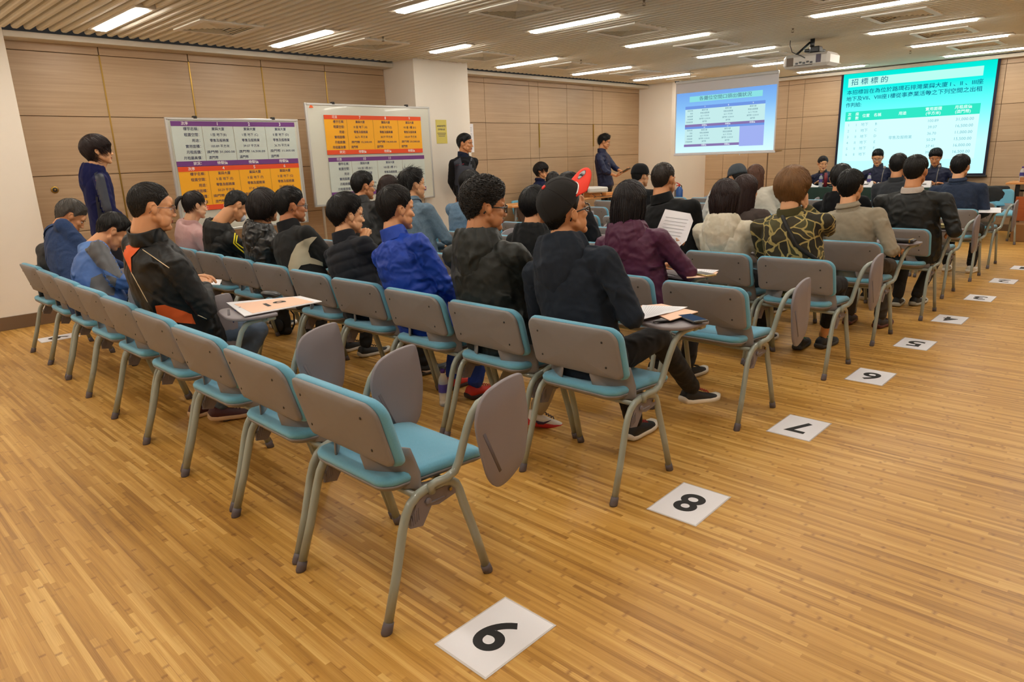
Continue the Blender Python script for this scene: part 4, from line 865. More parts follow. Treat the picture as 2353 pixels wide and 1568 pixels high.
    # trousers and shoes
    mb = loft(MB(), [(pel + arr((0, -.0, -.09 if not stand else -.10)), .15 * bw, .115 * bw, arr((1, 0, 0)), arr((0, 1, 0))), (pel + arr((0, 0, .02)), .165 * bw, .12 * bw, arr((1, 0, 0)), arr((0, 1, 0))), (pel + arr((0, 0, .10)), .15 * bw, .11 * bw, arr((1, 0, 0)), arr((0, 1, 0)))])
    lm = legmat or mt('trouser_%d_%d_%d' % legs, legs, .9, .25, 600, .08, 20)
    for s in (-1, 1):
        hp = pel + arr((s * .09, .03, -.005)) if not stand else pel + arr((s * .085, 0, -.04)); ek = An[s] + nrm(K_[s] - An[s]) * (.02 + lh); mb.cap(hp, .082 + b * .02, K_[s], .063).cap(K_[s], .062, ek, .050)
    v, f = remesh(mb, res * 1.15, 3); nn = normals(v, f); v = v + nn * (wr * .9 * wrinkle(v, seed + 5, 34))[:, None]
    mk('trousers', v, f, lm, e)
    sm = [mt('shoe_%d_%d_%d' % shoes[0], shoes[0], .6, .1, 300), mt('sole_%d_%d_%d' % shoes[1], shoes[1], .6)] + ([mt('shoe_%d_%d_%d' % shoes[2], shoes[2], .6)] if len(shoes) > 2 else [])
    for s in (-1, 1):
        fw, up_ = (arr((s * .12, 1, 0)), arr((0, 0, 1))) if feet is None or len(feet[s]) < 2 else (arr(feet[s][1]), arr(feet[s][2] if len(feet[s]) > 2 else (0, 0, 1))); shoe(e, An[s], fw, up_, sm, swoosh=(extra or {}).get('swoosh'))
    return e, dict(H=Hc, HM=HM, mh=mh, q=q, F=F, side=side, ax=nrm(ax), S=S, E=E_, W=Wp, pel=pel, nb=nb, j=jk)
FAB = {'cloth': (.95, .35, 500, dict(var=.08, vs=40, sheen=.03, spec=.2)), 'nylon': (.55, .15, 150, dict(var=.06, vs=20, spec=.3)), 'shiny': (.34, .3, 120, dict(var=.08, vs=30, spec=.6)), 'denim': (.9, .5, 900, dict(var=.25, vs=90, sheen=.03, spec=.2)), 'knit': (.95, 1.0, 260, dict(var=.1, vs=120, sheen=.3, aniso=(4, 4, .3)))}
def make_glasses(e, T, col, fat=0):
    tk = 1.7 if sum(col) < 90 else 1.0
    m = mt('glasses_%d_%d_%d' % col, col, .25, coat=.5); w = 1 + fat * .1; g = empty('glasses'); g.parent = e; mb = MB()
    for s in (-1, 1):
        P = [(s * (.034 + .026 * math.copysign(abs(math.cos(a)) ** .6, math.cos(a))), .101 - .010 * ((.034 + .026 * math.cos(a)) / .06) ** 2, .004 + .018 * math.copysign(abs(math.sin(a)) ** .7, math.sin(a))) for a in [2 * math.pi * k / 24 for k in range(25)]]
        mb.tube(P, .0019 * tk, 8, caps=False)
    mb.tube([(-.009, .1, .010), (0, .102, .013), (.009, .1, .010)], .002, 8); fr = mb.xf(T).build('frame', m, g)
    for s in (-1, 1): MB().tube([(s * .059, .092, .012), (s * .071 * w, .075, .012), (s * .082 * w, .0, .009), (s * .085 * w, -.018, .002), (s * .083 * w, -.038, -.022)], [.002 * tk, .0022 * tk, .002 * tk, .002 * tk, .0022 * tk], 8, ell=((1, 0, 0), .6)).xf(T).build('temple', m, g)
    if 'lens' not in MT:
        lm, nt, b = newmat('lens'); b.inputs['Base Color'].default_value = (.9, .95, 1, 1); b.inputs['Roughness'].default_value = .03; b.inputs['Alpha'].default_value = .18; MT['lens'] = lm
    for s in (-1, 1): MB().rings([[(s * (.034 + .025 * r_ * math.cos(a)), .1 + d - .009 * ((.034 + .025 * r_ * math.cos(a)) / .06) ** 2, .004 + .017 * r_ * math.sin(a)) for a in [2 * math.pi * k / 20 for k in range(20)]] for r_, d in ((1, .0), (.5, .001), (.02, .0015))], caps=False).xf(T).build('lens', MT['lens'], g)
def make_cap(e, T, col=(26, 26, 28), brim=None, yaw=0, tilt=0, piping=None, button=None, strap=None, r=1.0, fab='cloth', logo=None, brimlen=.075, stripes=None):
    cm = mt('cap_%d_%d_%d' % col, col, *FAB[fab][:3], **FAB[fab][3]); bm = mt('cap_%d_%d_%d' % (brim or col), brim or col, .8, .1, 300); c0 = arr((0, -.012, .034 + .0003 * tilt)); Q = np.array(M.Rotation(R(yaw), 3, 'Z') @ M.Rotation(R(tilt), 3, 'X'))
    rad = arr((.093, .113, .116)) * r; g = empty('cap'); g.parent = e; tf = lambda P: [c0 + Q @ arr(p) for p in P]
    rs = []; n = 48
    def rim(a): return -.004 if math.cos(a) > -.5 else -.004
    for t in [0, .08, .2, .35, .5, .65, .8, .92, 1.0]:
        ph = t * math.pi / 2; ring = []
        for k in range(n):
            a = 2 * math.pi * k / n; sq = 1 - .012 * (abs(math.sin(3 * a)) < .12) ; ring.append((math.sin(a) * rad[0] * math.sin(ph) ** .8 * sq, math.cos(a) * rad[1] * math.sin(ph) ** .8 * sq, rad[2] * math.cos(ph) ** .9 if t < 1 else -.006))
        rs.append(tf(ring))
    rs.append(tf([(math.sin(2 * math.pi * k / n) * rad[0] * .96, math.cos(2 * math.pi * k / n) * rad[1] * .96, -.004) for k in range(n)]))
    seams = MB()
    for k in range(6): seams.tube([rs[i][int((k + .5) * 8) % n] * 1.0 + 0 for i in range(1, 9)], .0013, 5)
    crown = MB().rings(rs, caps=False).build('crown', cm, g); 
    def bp(u, w, o): # brim surface
        a = R(68) * u; x = math.sin(a) * rad[0] * 1.0; y = math.cos(a) * rad[1]; L = brimlen * (1 - .45 * abs(u) ** 3.5); return (x * (1 + .12 * w), y + L * w, .004 - .022 * (u ** 2) * w * .8 + .0 - .004 * w + o)
    us = np.linspace(-1, 1, 21); ws = np.linspace(-.05, 1, 9); v = [c0 + Q @ arr(bp(u, w, o)) for o in (.002, -.002) for w in ws for u in us]; nb_ = len(us); nw = len(ws); fs = []
    for l in (0, 1):
        for i in range(nw - 1):
            for j in range(nb_ - 1): a = l * nw * nb_ + i * nb_ + j; q = (a, a + 1, a + nb_ + 1, a + nb_); fs.append(q if l == 0 else q[::-1])
    Lw = (nw - 1) * nb_; fs += [(Lw + j, Lw + j + 1, nw * nb_ + Lw + j + 1, nw * nb_ + Lw + j) for j in range(nb_ - 1)]
    b_ = MB().add(v, fs).build('brim', bm, g)
    seams.xf(T).build('seam', cm, g)
    for o in (crown, b_): o.data.transform(T)
    if piping: MB().tube(tf([(math.sin(R(62) * u) * rad[0] * 1.005, math.cos(R(62) * u) * rad[1] * 1.005, .008) for u in us]), .0028, 8).xf(T).build('piping', mt('cap_piping', piping), g)
    if button: MB().ell(c0 + Q @ arr((0, 0, rad[2] + .002)), (.011, .011, .006), Q).xf(T).build('button', mt('cap_button', button), g)
    if strap: MB().tube(tf([(math.sin(R(180 + a)) * rad[0] * .97, math.cos(R(180 + a)) * rad[1] * .97, -.012) for a in range(-26, 27, 4)]), .010, 8, ell=(Q @ arr((0, 1, 0)), .25)).xf(T).build('strap', mt('cap_strap', strap), g)
    if logo:
        mb = MB(); P = [bp(.05 + .17 * math.cos(a) * (1 + .18 * math.sin(3 * a)), .52 + .26 * math.sin(a), .0032) for a in [2 * math.pi * k / 24 for k in range(24)]]; mb.add(tf(P), [tuple(range(24))], 0)
        P2 = [bp(.05 + .19 * math.cos(a) * (1 + .18 * math.sin(3 * a)), .52 + .30 * math.sin(a), .0026) for a in [2 * math.pi * k / 24 for k in range(24)]]; mb.add(tf(P2), [tuple(range(24))], 1)
        for k in range(4): mb.tube(tf([bp(-.06 + .07 * k, .42, .0036), bp(-.04 + .07 * k, .56 + .05 * (k % 2), .0036), bp(-.01 + .07 * k, .45, .0036)]), .0011, 5, 1)
        mb.xf(T).build('emblem', [mt('emblem_grey', (160, 160, 162), .5), INK], g)
    if stripes:
        for k in (-1, 0, 1): MB().tube(tf([bp(.28 * k - .04, .15, .0022), bp(.28 * k + .02, .95, .0022)]), .006, 6, ell=(Q @ arr((0, 0, 1)), .15)).xf(T).build('stripe', mt('cap_stripe', stripes), g)
def surf_bvh(o):
    """closest surface of a person's garment, in world coordinates"""
    if o.name not in BVH: raise KeyError(o.name)
    v, f, e = BVH[o.name]; mwm = M.Translation(e.location) @ M.Rotation(e.rotation_euler.z, 4, 'Z'); m = np.array(mwm); w = v @ m[:3, :3].T + m[:3, 3]
    return BVHTree.FromPolygons([tuple(p) for p in w], [tuple(int(i) for i in q) for q in f]), mwm.inverted()
def decal(pe, polys, mt_, name='panel', th=.0045, step=4):
    """cloth panels sewn on a garment: photo outlines cast onto the garment's own surface"""
    from mathutils.geometry import delaunay_2d_cdt
    e, d = pe; bv, inv = surf_bvh(e); o0 = V((0, 0, HH)); mb = MB()
    for poly in polys:
        P = np.array(poly, float); pts = [];
        for i in range(len(P)):
            a, b = P[i], P[(i + 1) % len(P)]; k = max(1, int(np.linalg.norm(b - a) / step)); pts += [a + (b - a) * t / k for t in range(k)]
        nE = len(pts); edges = [(i, (i + 1) % nE) for i in range(nE)]
        mn, mx = P.min(0), P.max(0)
        for gx in np.arange(mn[0], mx[0], step):
            for gy in np.arange(mn[1], mx[1], step): pts.append(np.array([gx + .3, gy + .2]))
        vv, ee, ff, *_ = delaunay_2d_cdt([V(p) for p in pts], edges, [list(range(nE))], 1, 1e-4)
        w = []; ok = []
        for p in vv:
            dr = V(CA.T @ np.array([(p[0] - W / 2) / FPX, -(p[1] - H / 2) / FPX, -1.])).normalized(); h, n_, _, dist = bv.ray_cast(o0, dr, 12)
            ok.append(h is not None); w.append(inv @ (h + n_ * th * (1 if n_.dot(dr) < 0 else -1)) if h is not None else V((0, 0, 0)))
        fs = [tuple(q) for q in ff if all(ok[i] for i in q) and max((w[q[0]] - w[q[1]]).length, (w[q[1]] - w[q[2]]).length, (w[q[0]] - w[q[2]]).length) < .05]
        if fs: mb.add([tuple(p) for p in w], fs)
    if mb.n: return mb.build(name, mt_, d['j'])
def piping(pe, lines, mt_, name='piping', r=.0022):
    e, d = pe; bv, inv = surf_bvh(e); o0 = V((0, 0, HH)); mb = MB()
    for ln in lines:
        P = []
        for a, b in zip(ln[:-1], ln[1:]):
            k = max(2, int(math.hypot(b[0] - a[0], b[1] - a[1]) / 5)); P += [(a[0] + (b[0] - a[0]) * t / k, a[1] + (b[1] - a[1]) * t / k) for t in range(k)]
        P.append(ln[-1]); W_ = []
        for p in P:
            dr = V(CA.T @ np.array([(p[0] - W / 2) / FPX, -(p[1] - H / 2) / FPX, -1.])).normalized(); h, n_, _, dist = bv.ray_cast(o0, dr, 12)
            if h is not None:
                q = inv @ (h + n_ * r * .4 * (1 if n_.dot(dr) < 0 else -1))
                if not W_ or (q - W_[-1]).length < .08: W_.append(q)
        if len(W_) > 2: mb.tube([tuple(p) for p in W_], r, 6)
    if mb.n: return mb.build(name, mt_, d['j'])
def P(r, kpx, hpx, label, dy=.22, ty=.15, rz=0, bx=None, **k):
    """seated person: row, torso pixel (x,y), head-top pixel"""
    kk = k.pop('k'); y0 = ROWY[r] + (.022 if r == 9 else .028) * kk
    x = at(kpx[0], kpx[1], 1, y0 + ty)[0] if bx is None else bx; ht = at(hpx[0], hpx[1], 1, y0 + dy + .03)
    return person(label, (x, y0), rz, ht, **k)
# ---------------------------------------------------------------- the audience
ORC = mt('orange_cloth', (226, 92, 28), .7, .3, 400); PIP = mt('reflective_piping', (226, 206, 170), .5); YST = mt('yellow_stripe', (236, 216, 36), .7)
near = dict(res=.008, hres=.004)
mid = dict(res=.010, hres=.005, hairn=500)
far = dict(res=.013, hres=.006, hairn=320, wr=.004)
JEAN = mat('jeans', (72, 86, 104), .85, .4, 900, .35, 14)
# back row
p = P(9, (346, 580), (345, 420), 'heavy man in black and orange jacket with glasses, arms crossed, back row', k=3, dy=.20, ty=.22, yaw=-6, pitch=8, hs='crop', hc=(30, 24, 20), sk='a', top=(30, 30, 30), fab='nylon', arms='crossed', b=.40, sh=.20, fat=1., glasses=(120, 90, 84), wr=.007, wf=24, seed=3, collar=('stand', (30, 30, 30)), legmat=JEAN, shoes=((70, 28, 30), (206, 170, 130)), tyo=.06, **near, feet={-1: [(-.10, .38, .085)], 1: [(.10, .42, .10), (.2, 1, -.1)]}, hairn=1400)
decal(p, [[(283, 570), (330, 552), (322, 572), (303, 592), (304, 628), (296, 610), (287, 590)], [(357, 702), (380, 700), (440, 722), (449, 745), (400, 740), (366, 736)]], ORC)
piping(p, [[(328, 574), (389, 616)], [(302, 626), (340, 695)], [(455, 724), (480, 735), (474, 752)]], PIP)
P(9, (228, 590), (283, 497), 'person hunched forward in blue and grey hiking jacket, back row', k=5, dy=.52, ty=.28, yaw=-5, pitch=42, hs='short', hc=(24, 18, 16), sk='a', top=(72, 106, 168), fab='nylon', arms='knees', b=.1, seed=8, hood=None, collar=('stand', (88, 124, 184)), wr=.007, **mid)
GJ = bpy.data.objects[[o.name for o in bpy.data.objects if o.name.startswith('jacket')][-1]].parent
decal((GJ, dict(j=[c for c in GJ.children if c.name.startswith('jacket')][0])), [[(252, 520), (290, 545), (300, 600), (275, 640), (225, 612), (196, 575), (222, 535)], [(236, 628), (268, 640), (262, 680), (205, 676), (210, 640)]], mt('grey_nylon', (74, 74, 78), .5, .2, 150), 'grey_panel')
P(9, (152, 590), (182, 464), 'grey haired man in dark blue shirt looking down, far left of back row', k=6, bx=-5.72, dy=.44, ty=.25, yaw=-5, pitch=38, hs='short', hc=(92, 86, 80), sk='c', top=(44, 62, 98), fab='denim', arms='phone', b=.08, seed=9, collar=('shirt', (50, 68, 104)), wr=.006, **mid)
# second row from the back
AR = lambda *a: a
LG = mat('olive_shorts', (160, 142, 112), .9, .4, 400, .08, 20)
ca = dict(kn={-1: (-.11, .60, .52), 1: (.12, .64, .57)}, feet={-1: [(-.02, .66, .085), (-.05, 1, 0)], 1: [(.10, 1.03, .20), (.30, 1, -.12), (0, .12, 1)]})
p = P(8, (1325, 640), (1285, 424), 'man in black cap with red brim and glasses, dark navy hoodie, aisle end', k=0, dy=.20, ty=.17, yaw=-16, pitch=-10, roll=0, hs='crop', hc=(16, 13, 12), sk='a', top=(34, 40, 50), fab='cloth', arms='crossed', b=.05, sh=.20, glasses=(18, 18, 22), hood=(1.2, .012, .6), seed=21, legs=(18, 18, 20), shoes=((20, 20, 22), (222, 214, 200), (150, 30, 26)), wr=.006, **near, **ca,
      cap=dict(col=(38, 37, 37), brim=(222, 50, 24), tilt=40, yaw=-6, piping=(232, 230, 228), button=(206, 40, 28), strap=(168, 26, 28), r=1.0, logo=True, brimlen=.085))
p = P(8, (1115, 620), (1115, 413), 'man with curly hair, glasses and black hooded jacket, second from aisle end', k=1, dy=.20, ty=.17, yaw=-26, pitch=6, hs='curly', hc=(34, 26, 22), sk='c', top=(36, 38, 36), fab='nylon', arms='phone', b=.22, sh=.20, fat=.7, glasses=(24, 22, 24), hood=(1.3, .008, .4), seed=22, legmat=LG, shoes=((226, 218, 208), (190, 34, 30), (60, 40, 60)), wr=.007, hairn=1500, res=.008, hres=.004, feet={-1: [(-.10, .30, .10), (-.3, 1, -.5)], 1: [(.10, .42, .10), (.3, 1, -.35)]}, extra=dict(swoosh=mt('swoosh_dark', (50, 30, 60))))
P(8, (935, 600), (908, 427), 'man with short black hair in bright royal blue jacket', k=2, dy=.20, ty=.16, yaw=-8, pitch=4, hs='short', hc=(26, 20, 18), sk='a', top=(24, 60, 158), fab='nylon', arms='lap', b=.06, sh=.19, collar=('stand', (26, 62, 156)), seed=23, wr=.009, wf=30, legs=(30, 60, 150), hairn=1200, res=.0075, hres=.004, shoes=((190, 40, 24), (50, 30, 28)), feet={-1: [(-.12, .55, .085)], 1: [(.12, .52, .085)]})
P(8, (800, 590), (795, 447), 'young man in black quilted vest resting chin on his hand', k=3, dy=.24, ty=.16, yaw=-10, pitch=4, hs='two', hc=(20, 16, 15), sk='b', top=(38, 40, 46), fab='cloth', arms='lap', b=.0, sh=.185, puff=.010, wr=.002, collar=('stand', (34, 36, 42)), seed=24, legs=(36, 38, 42), hairn=1200, res=.007, hres=.0036, sleeves='long', handR=(lambda D: D['H'] + D['HM'] @ arr((.058, .085, -.155)), (.3, -.5, .6), (-.45, .45, .75), (.6, .5, -1), (75, 2, 35, 1)), shoes=((24, 24, 26), (60, 60, 60)), extra=dict(swoosh=mt('swoosh_tan', (190, 170, 150))))
p = P(8, (682, 580), (665, 430), 'man in black jacket with cream side panels and rimless glasses', k=4, dy=.22, ty=.18, yaw=-8, pitch=4, hs='short', hc=(22, 18, 17), sk='d', top=(40, 40, 40), fab='cloth', arms='phone', b=.12, sh=.195, fat=.3, glasses=(40, 44, 60), collar=('stand', (30, 30, 32)), seed=25, legs=(20, 20, 22), **mid)
decal(p, [[(716, 545), (728, 545), (713, 562), (708, 578), (713, 592), (742, 602), (742, 612), (712, 606), (692, 610), (684, 622), (688, 640), (668, 640), (663, 612), (670, 585), (682, 562), (700, 550)]], mt('cream_cloth', (196, 186, 160), .8, .3, 400), 'cream_panel')
P(8, (592, 570), (605, 433), 'woman with short dark bob in glossy black hooded puffer', k=5, dy=.24, ty=.20, yaw=14, pitch=6, hs='bob', hc=(34, 24, 22), sk='a', top=(34, 34, 34), fab='shiny', arms='phone', b=.0, sh=.17, hood=(.8, .0, .5), seed=26, puff=.004, wr=.006, wf=46, **mid)
p = P(8, (512, 560), (560, 444), 'man bent forward in black jacket with three yellow stripes, wearing face mask', k=6, dy=.42, ty=.26, yaw=-2, pitch=40, hs='crop', hc=(22, 18, 16), sk='a', top=(28, 28, 28), fab='nylon', arms='phone', b=.05, hood=(.6, .0, .2), seed=27, collar=('crew', (214, 200, 60)), **mid)
piping(p, [[(526 + i * 6.5, 482 + i), (536 + i * 6, 520), (532 + i * 5, 560 - i), (545 + i * 4, 575 - i * 4), (560 + i * 2, 590 - i * 8)] for i in range(3)], YST, 'stripe', .0055)
MB().ell((0, .088, -.055), (.036, .030, .038)).xf(p[1]['mh']).build('face_mask', mt('mask', (206, 212, 226), .7), p[0])
P(8, (430, 555), (447, 438), 'woman with tied dark hair in pale pink ribbed sweater', k=7, dy=.28, ty=.22, yaw=0, pitch=10, hs='bun', hc=(30, 20, 18), sk='e', top=(206, 160, 156), fab='knit', arms='lap', b=-.05, sh=.168, collar=('crew', (204, 158, 154)), seed=28, **mid)
# third row from the back
P(7, (1468, 590), (1450, 414), 'woman with long black hair in dark purple hooded coat', k=1, handR=(lambda D: D['loc'](at(1540, 580, 1, 3.73)), (0, -1, .3), (.5, .2, .9), (.8, .2, -.9), (60, 2, 30, 1)), dy=.22, ty=.20, yaw=4, pitch=4, hs='long', hc=(24, 16, 18), sk='a', top=(78, 34, 60), fab='nylon', arms='phone', b=.10, sh=.185, hood=(1.2, .0, .5), seed=31, wr=.008, hairn=1400, res=.009, hres=.005, zend=-.24, collar=('crew', (206, 66, 80)))
P(7, (1232, 560), (1232, 430), 'person with short black hair in black hoodie behind the red brimmed cap', k=2, dy=.25, ty=.22, yaw=0, pitch=6, hs='boy', hc=(16, 13, 13), sk='a', top=(30, 31, 32), fab='cloth', arms='lap', hood=(1., .0, .4), b=-.02, sh=.175, seed=32, **mid)
P(7, (965, 530), (945, 388), 'young man with tousled black hair in light blue denim shirt', k=5, dy=.28, ty=.22, yaw=-10, pitch=0, hs='spiky', hc=(22, 17, 16), sk='b', top=(98, 118, 134), fab='denim', arms='phone', seed=33, collar=('shirt', (104, 124, 140)), **mid)
P(7, (862, 530), (834, 394), 'man with thin framed glasses in dark padded jacket, before the whiteboard', k=6, dy=.28, ty=.24, yaw=-8, pitch=6, hs='short', hc=(22, 18, 16), sk='c', top=(44, 44, 44), fab='nylon', arms='phone', b=.1, glasses=(60, 60, 64), seed=34, collar=('stand', (34, 34, 34)), **mid)
# fourth row from the back
CAMO = camo_mat('camouflage', [(38, 34, 22), (74, 70, 40), (52, 46, 28), (60, 60, 34)], (166, 148, 90), 12, .06)
p = P(6, (1832, 520), (1826, 385), 'young man with light brown hair in green camouflage top', k=0, dy=.22, ty=.18, yaw=-2, pitch=6, hs='bowl', hc=(138, 98, 58), sk='b', top=(60, 60, 36), topmat=CAMO, arms='lap', b=.10, sh=.20, seed=41, legs=(20, 20, 22), hairn=1500, res=.008, hres=.005, wr=.006, collar=('crew', (70, 66, 40)), handR=(lambda D: D['H'] + D['HM'] @ arr((.075, .055, -.115)), (1, .2, .2), (-.1, .15, 1), (.8, .4, -.8), (60, 2, 30, 1)), shoes=((24, 24, 26), (60, 60, 60), (40, 150, 90)), lh=.10,
      feet={-1: [(-.10, .62, .085)], 1: [(.02, .75, .085), (.1, 1, 0)]})
mb = MB(); H_ = p[1]
piping(p, [[(1792, 482), (1808, 520), (1832, 565), (1880, 600)]], mt('strap_black', (26, 25, 24), .7), 'bag_strap', .013)
CRM = camo_mat('cream_camouflage', [(204, 194, 174), (196, 186, 164), (210, 202, 184), (200, 192, 172)], None, 16)
P(6, (1668, 545), (1670, 411), 'woman with straight dark hair in cream hoodie', k=1, dy=.22, ty=.18, yaw=4, pitch=4, hs='long', hc=(40, 22, 20), sk='a', top=(200, 190, 170), topmat=CRM, arms='phone', b=.0, sh=.175, hood=(1.4, .0, .8), seed=42, zend=-.17, hairn=1200, res=.009, hres=.005, wr=.006)
P(6, (1550, 480), (1526, 374), 'stocky man with cropped hair in black jacket, seen from behind', k=2, dy=.22, ty=.2, yaw=0, pitch=4, hs='crop', hc=(44, 32, 24), sk='c', top=(24, 24, 25), fab='cloth', collar=('stand', (22, 22, 23)), arms='lap', b=.25, sh=.21, fat=.6, seed=43, **mid)
P(6, (1310, 480), (1308, 398), 'person with short dark hair hidden behind the red brimmed cap', k=3, dy=.24, ty=.2, yaw=0, pitch=4, hs='boy', hc=(20, 16, 15), sk='a', top=(30, 30, 34), arms='lap', seed=44, **far)
P(6, (1062, 500), (1085, 394), 'man with thick black hair in faded blue denim jacket, leaning forward', k=5, dy=.34, ty=.2, yaw=-2, pitch=16, hs='boy', hc=(18, 15, 15), sk='a', top=(96, 122, 146), fab='denim', arms='phone', b=.2, sh=.20, seed=45, **mid)
P(6, (900, 500), (893, 402), 'woman with long dark brown hair before the right whiteboard', k=7, dy=.26, ty=.2, yaw=-10, pitch=4, hs='long', hc=(48, 28, 22), sk='b', top=(60, 44, 40), arms='lap', sh=.17, seed=46, **far)
# middle row
P(5, (1966, 505), (1958, 390), 'man with black hair in beige shirt, sitting by the aisle', k=0, dy=.22, ty=.18, yaw=0, pitch=4, hs='short', hc=(16, 13, 13), sk='b', top=(150, 140, 122), fab='cloth', arms='lap', b=.02, sh=.19, seed=51, collar=('shirt', (152, 142, 124)), hairn=1200, res=.009, hres=.005, wr=.007, legs=(64, 56, 48), handR=((.24, .42, .66), None, None, (.5, -.5, -.9)), shoes=((34, 24, 24), (90, 40, 30)))
P(5, (1712, 480), (1716, 401), 'woman with long wavy dark brown hair and bare face turned right', k=2, dy=.22, ty=.18, yaw=-20, pitch=4, hs='long', hc=(52, 30, 26), sk='b', top=(70, 60, 56), arms='lap', sh=.17, seed=52, zend=-.30, res=.011, hres=.005, hairn=800)
# fourth row from the front
P(4, (2098, 465), (2108, 357), 'broad man in black jacket with pale inner collar, sitting by the aisle', k=0, dy=.24, ty=.18, yaw=-2, pitch=4, hs='short', hc=(28, 24, 22), sk='c', top=(26, 27, 26), fab='nylon', arms='lap', b=.28, sh=.21, fat=.4, seed=53, collar=('crew', (186, 174, 164)), hairn=1000, res=.010, hres=.005, legs=(44, 44, 46), shoes=((30, 32, 34), (190, 190, 180)), feet={-1: [(-.12, .50, .085)], 1: [(.0, .62, .085), (.15, 1, 0)]}, handR=((.26, .42, .70), None, None, (.5, -.5, -.9)))
P(4, (1945, 470), (1936, 377), 'man with black hair in black hooded top with blue neckband', k=1, dy=.24, ty=.2, yaw=0, pitch=6, hs='short', hc=(24, 20, 19), sk='c', top=(16, 17, 20), arms='lap', hood=(.8, 0, .3), seed=54, collar=('crew', (40, 60, 120)), **far)
P(4, (1640, 465), (1692, 381), 'person in dark grey cap with yellow stripes and white top', k=3, dy=.30, ty=.2, yaw=55, pitch=16, hs='crop', hc=(24, 18, 17), sk='b', top=(206, 200, 192), arms='lap', seed=55, cap=dict(col=(66, 72, 78), brim=(66, 72, 78), stripes=(214, 220, 40)), **far)
P(4, (1480, 450), (1472, 379), 'person in black cap with patterned brim beside the cropped haired man', k=4, dy=.26, ty=.2, yaw=-12, pitch=4, hs='crop', hc=(20, 16, 15), sk='b', top=(24, 24, 26), arms='lap', seed=56, cap=dict(col=(22, 22, 24), brim=(120, 112, 108)), **far)
P(4, (1275, 450), (1272, 393), 'man with thinning hair seated near the side table', k=6, dy=.26, ty=.2, yaw=0, pitch=4, hs='bald', hc=(30, 24, 22), sk='c', top=(40, 40, 44), arms='lap', seed=57, **far)
# front rows
P(3, (1765, 460), (1738, 378), 'woman with long light brown hair in white top', k=3, dy=.24, ty=.2, yaw=0, pitch=4, hs='long', hc=(100, 64, 46), sk='b', top=(196, 190, 176), arms='lap', sh=.18, b=.05, seed=61, **far)
P(2, (2205, 440), (2210, 355), 'man with short black hair in dark blue denim shirt, second row', k=0, dy=.22, ty=.18, yaw=-2, pitch=4, hs='short', hc=(16, 14, 15), sk='b', top=(44, 54, 74), fab='denim', arms='lap', b=.08, sh=.20, seed=62, collar=('shirt', (48, 60, 82)), shoes=((214, 206, 190), (226, 220, 208)), legs=(24, 24, 26), **mid)
P(2, (2060, 440), (2067, 353), 'man with short black hair in charcoal jacket, second row', k=1, dy=.22, ty=.18, yaw=0, pitch=4, hs='short', hc=(18, 16, 17), sk='c', top=(52, 54, 58), arms='lap', b=.05, seed=63, collar=('crew', (48, 50, 54)), **far)
# ---------------------------------------------------------------- staff
NV = (26, 32, 62)
def standing(x, y, rz, hp, label, **k):
    return person(label, (x, y), rz, hp, stand=True, **k)
h = at(213, 312, 0, -7.0); p1 = standing(-7.0, h[1] - .03, -8, h, 'person standing by the left wall in navy hooded jacket and dark vest', yaw=-4, pitch=-4, hs='fringe', hc=(44, 26, 24), sk='b', top=(22, 26, 70), fab='cloth', arms='side', b=-.08, sh=.175, hood=(.9, 0, .3), seed=71, legs=(26, 26, 34), res=.010, hres=.005, hairn=900, handL=(lambda D: D['pel'] + arr((-.1, .14, .1)), None, None), handR=(lambda D: D['pel'] + arr((.1, .14, .1)), None, None))
VE = mt('vest_dark', (32, 36, 50), .5, .2, 200); RED = mt('red_piping', (170, 30, 60), .6)
decal(p1, [[(205, 382), (215, 390), (222, 420), (220, 455), (226, 500), (262, 500), (252, 462), (240, 410), (232, 390), (222, 380)]], VE, 'vest_panel'); piping(p1, [[(220, 415), (232, 411)]], RED, r=.003)
h = at(1068, 307, 0, -7.25); p2 = standing(-7.25, h[1], -88, h, 'man in navy vest over black sleeves standing before the pier, hands behind', yaw=28, pitch=4, hs='short', hc=(24, 20, 20), sk='c', top=(20, 20, 24), arms='back', b=.0, sh=.195, seed=72, legs=(24, 24, 30), collar=('stand', (30, 36, 54)), res=.011, hres=.0045, hairn=600)
decal(p2, [[(1043, 372), (1058, 362), (1062, 380), (1076, 382), (1082, 362), (1092, 372), (1096, 400), (1096, 440), (1040, 445), (1046, 410)]], VE, 'vest_panel'); piping(p2, [[(1047, 380), (1066, 377)], [(1083, 374), (1094, 375)]], RED, r=.003)
h = at(1392, 309, 0, -7.75); p3 = standing(-7.75, h[1], -72, h, 'man in navy jacket standing and reading from a tablet computer', yaw=22, pitch=14, hs='spiky', hc=(24, 18, 16), sk='c', top=NV, fab='nylon', arms='tablet', sleeves='rolled', b=.05, sh=.195, seed=73, legs=(34, 34, 38), collar=('stand', (26, 32, 62)), res=.011, hres=.0045, hairn=600,
    handL=((-.06, .30, 1.12), (0, 0, -1), (.3, 1, .35)), handR=((.12, .24, 1.06), (0, 0, -1), (-.1, 1, .45)))
mb = MB().bbox((-.125, -.085, -.004), (.125, .085, .004), .003); o = mb.build('tablet_computer', mt('tablet_case', (60, 54, 46), .5)); wv = p3[0].location; a = R(-72); hx = (p3[1]['W'][1] + p3[1]['W'][-1]) / 2 + arr((0, .11, .06))
o.location = (wv.x + math.cos(a) * hx[0] - math.sin(a) * hx[1], wv.y + math.sin(a) * hx[0] + math.cos(a) * hx[1], hx[2]); o.rotation_euler = (R(28), 0, a); tag(o, 'dark tablet computer held by the standing man in navy jacket', 'tablet')
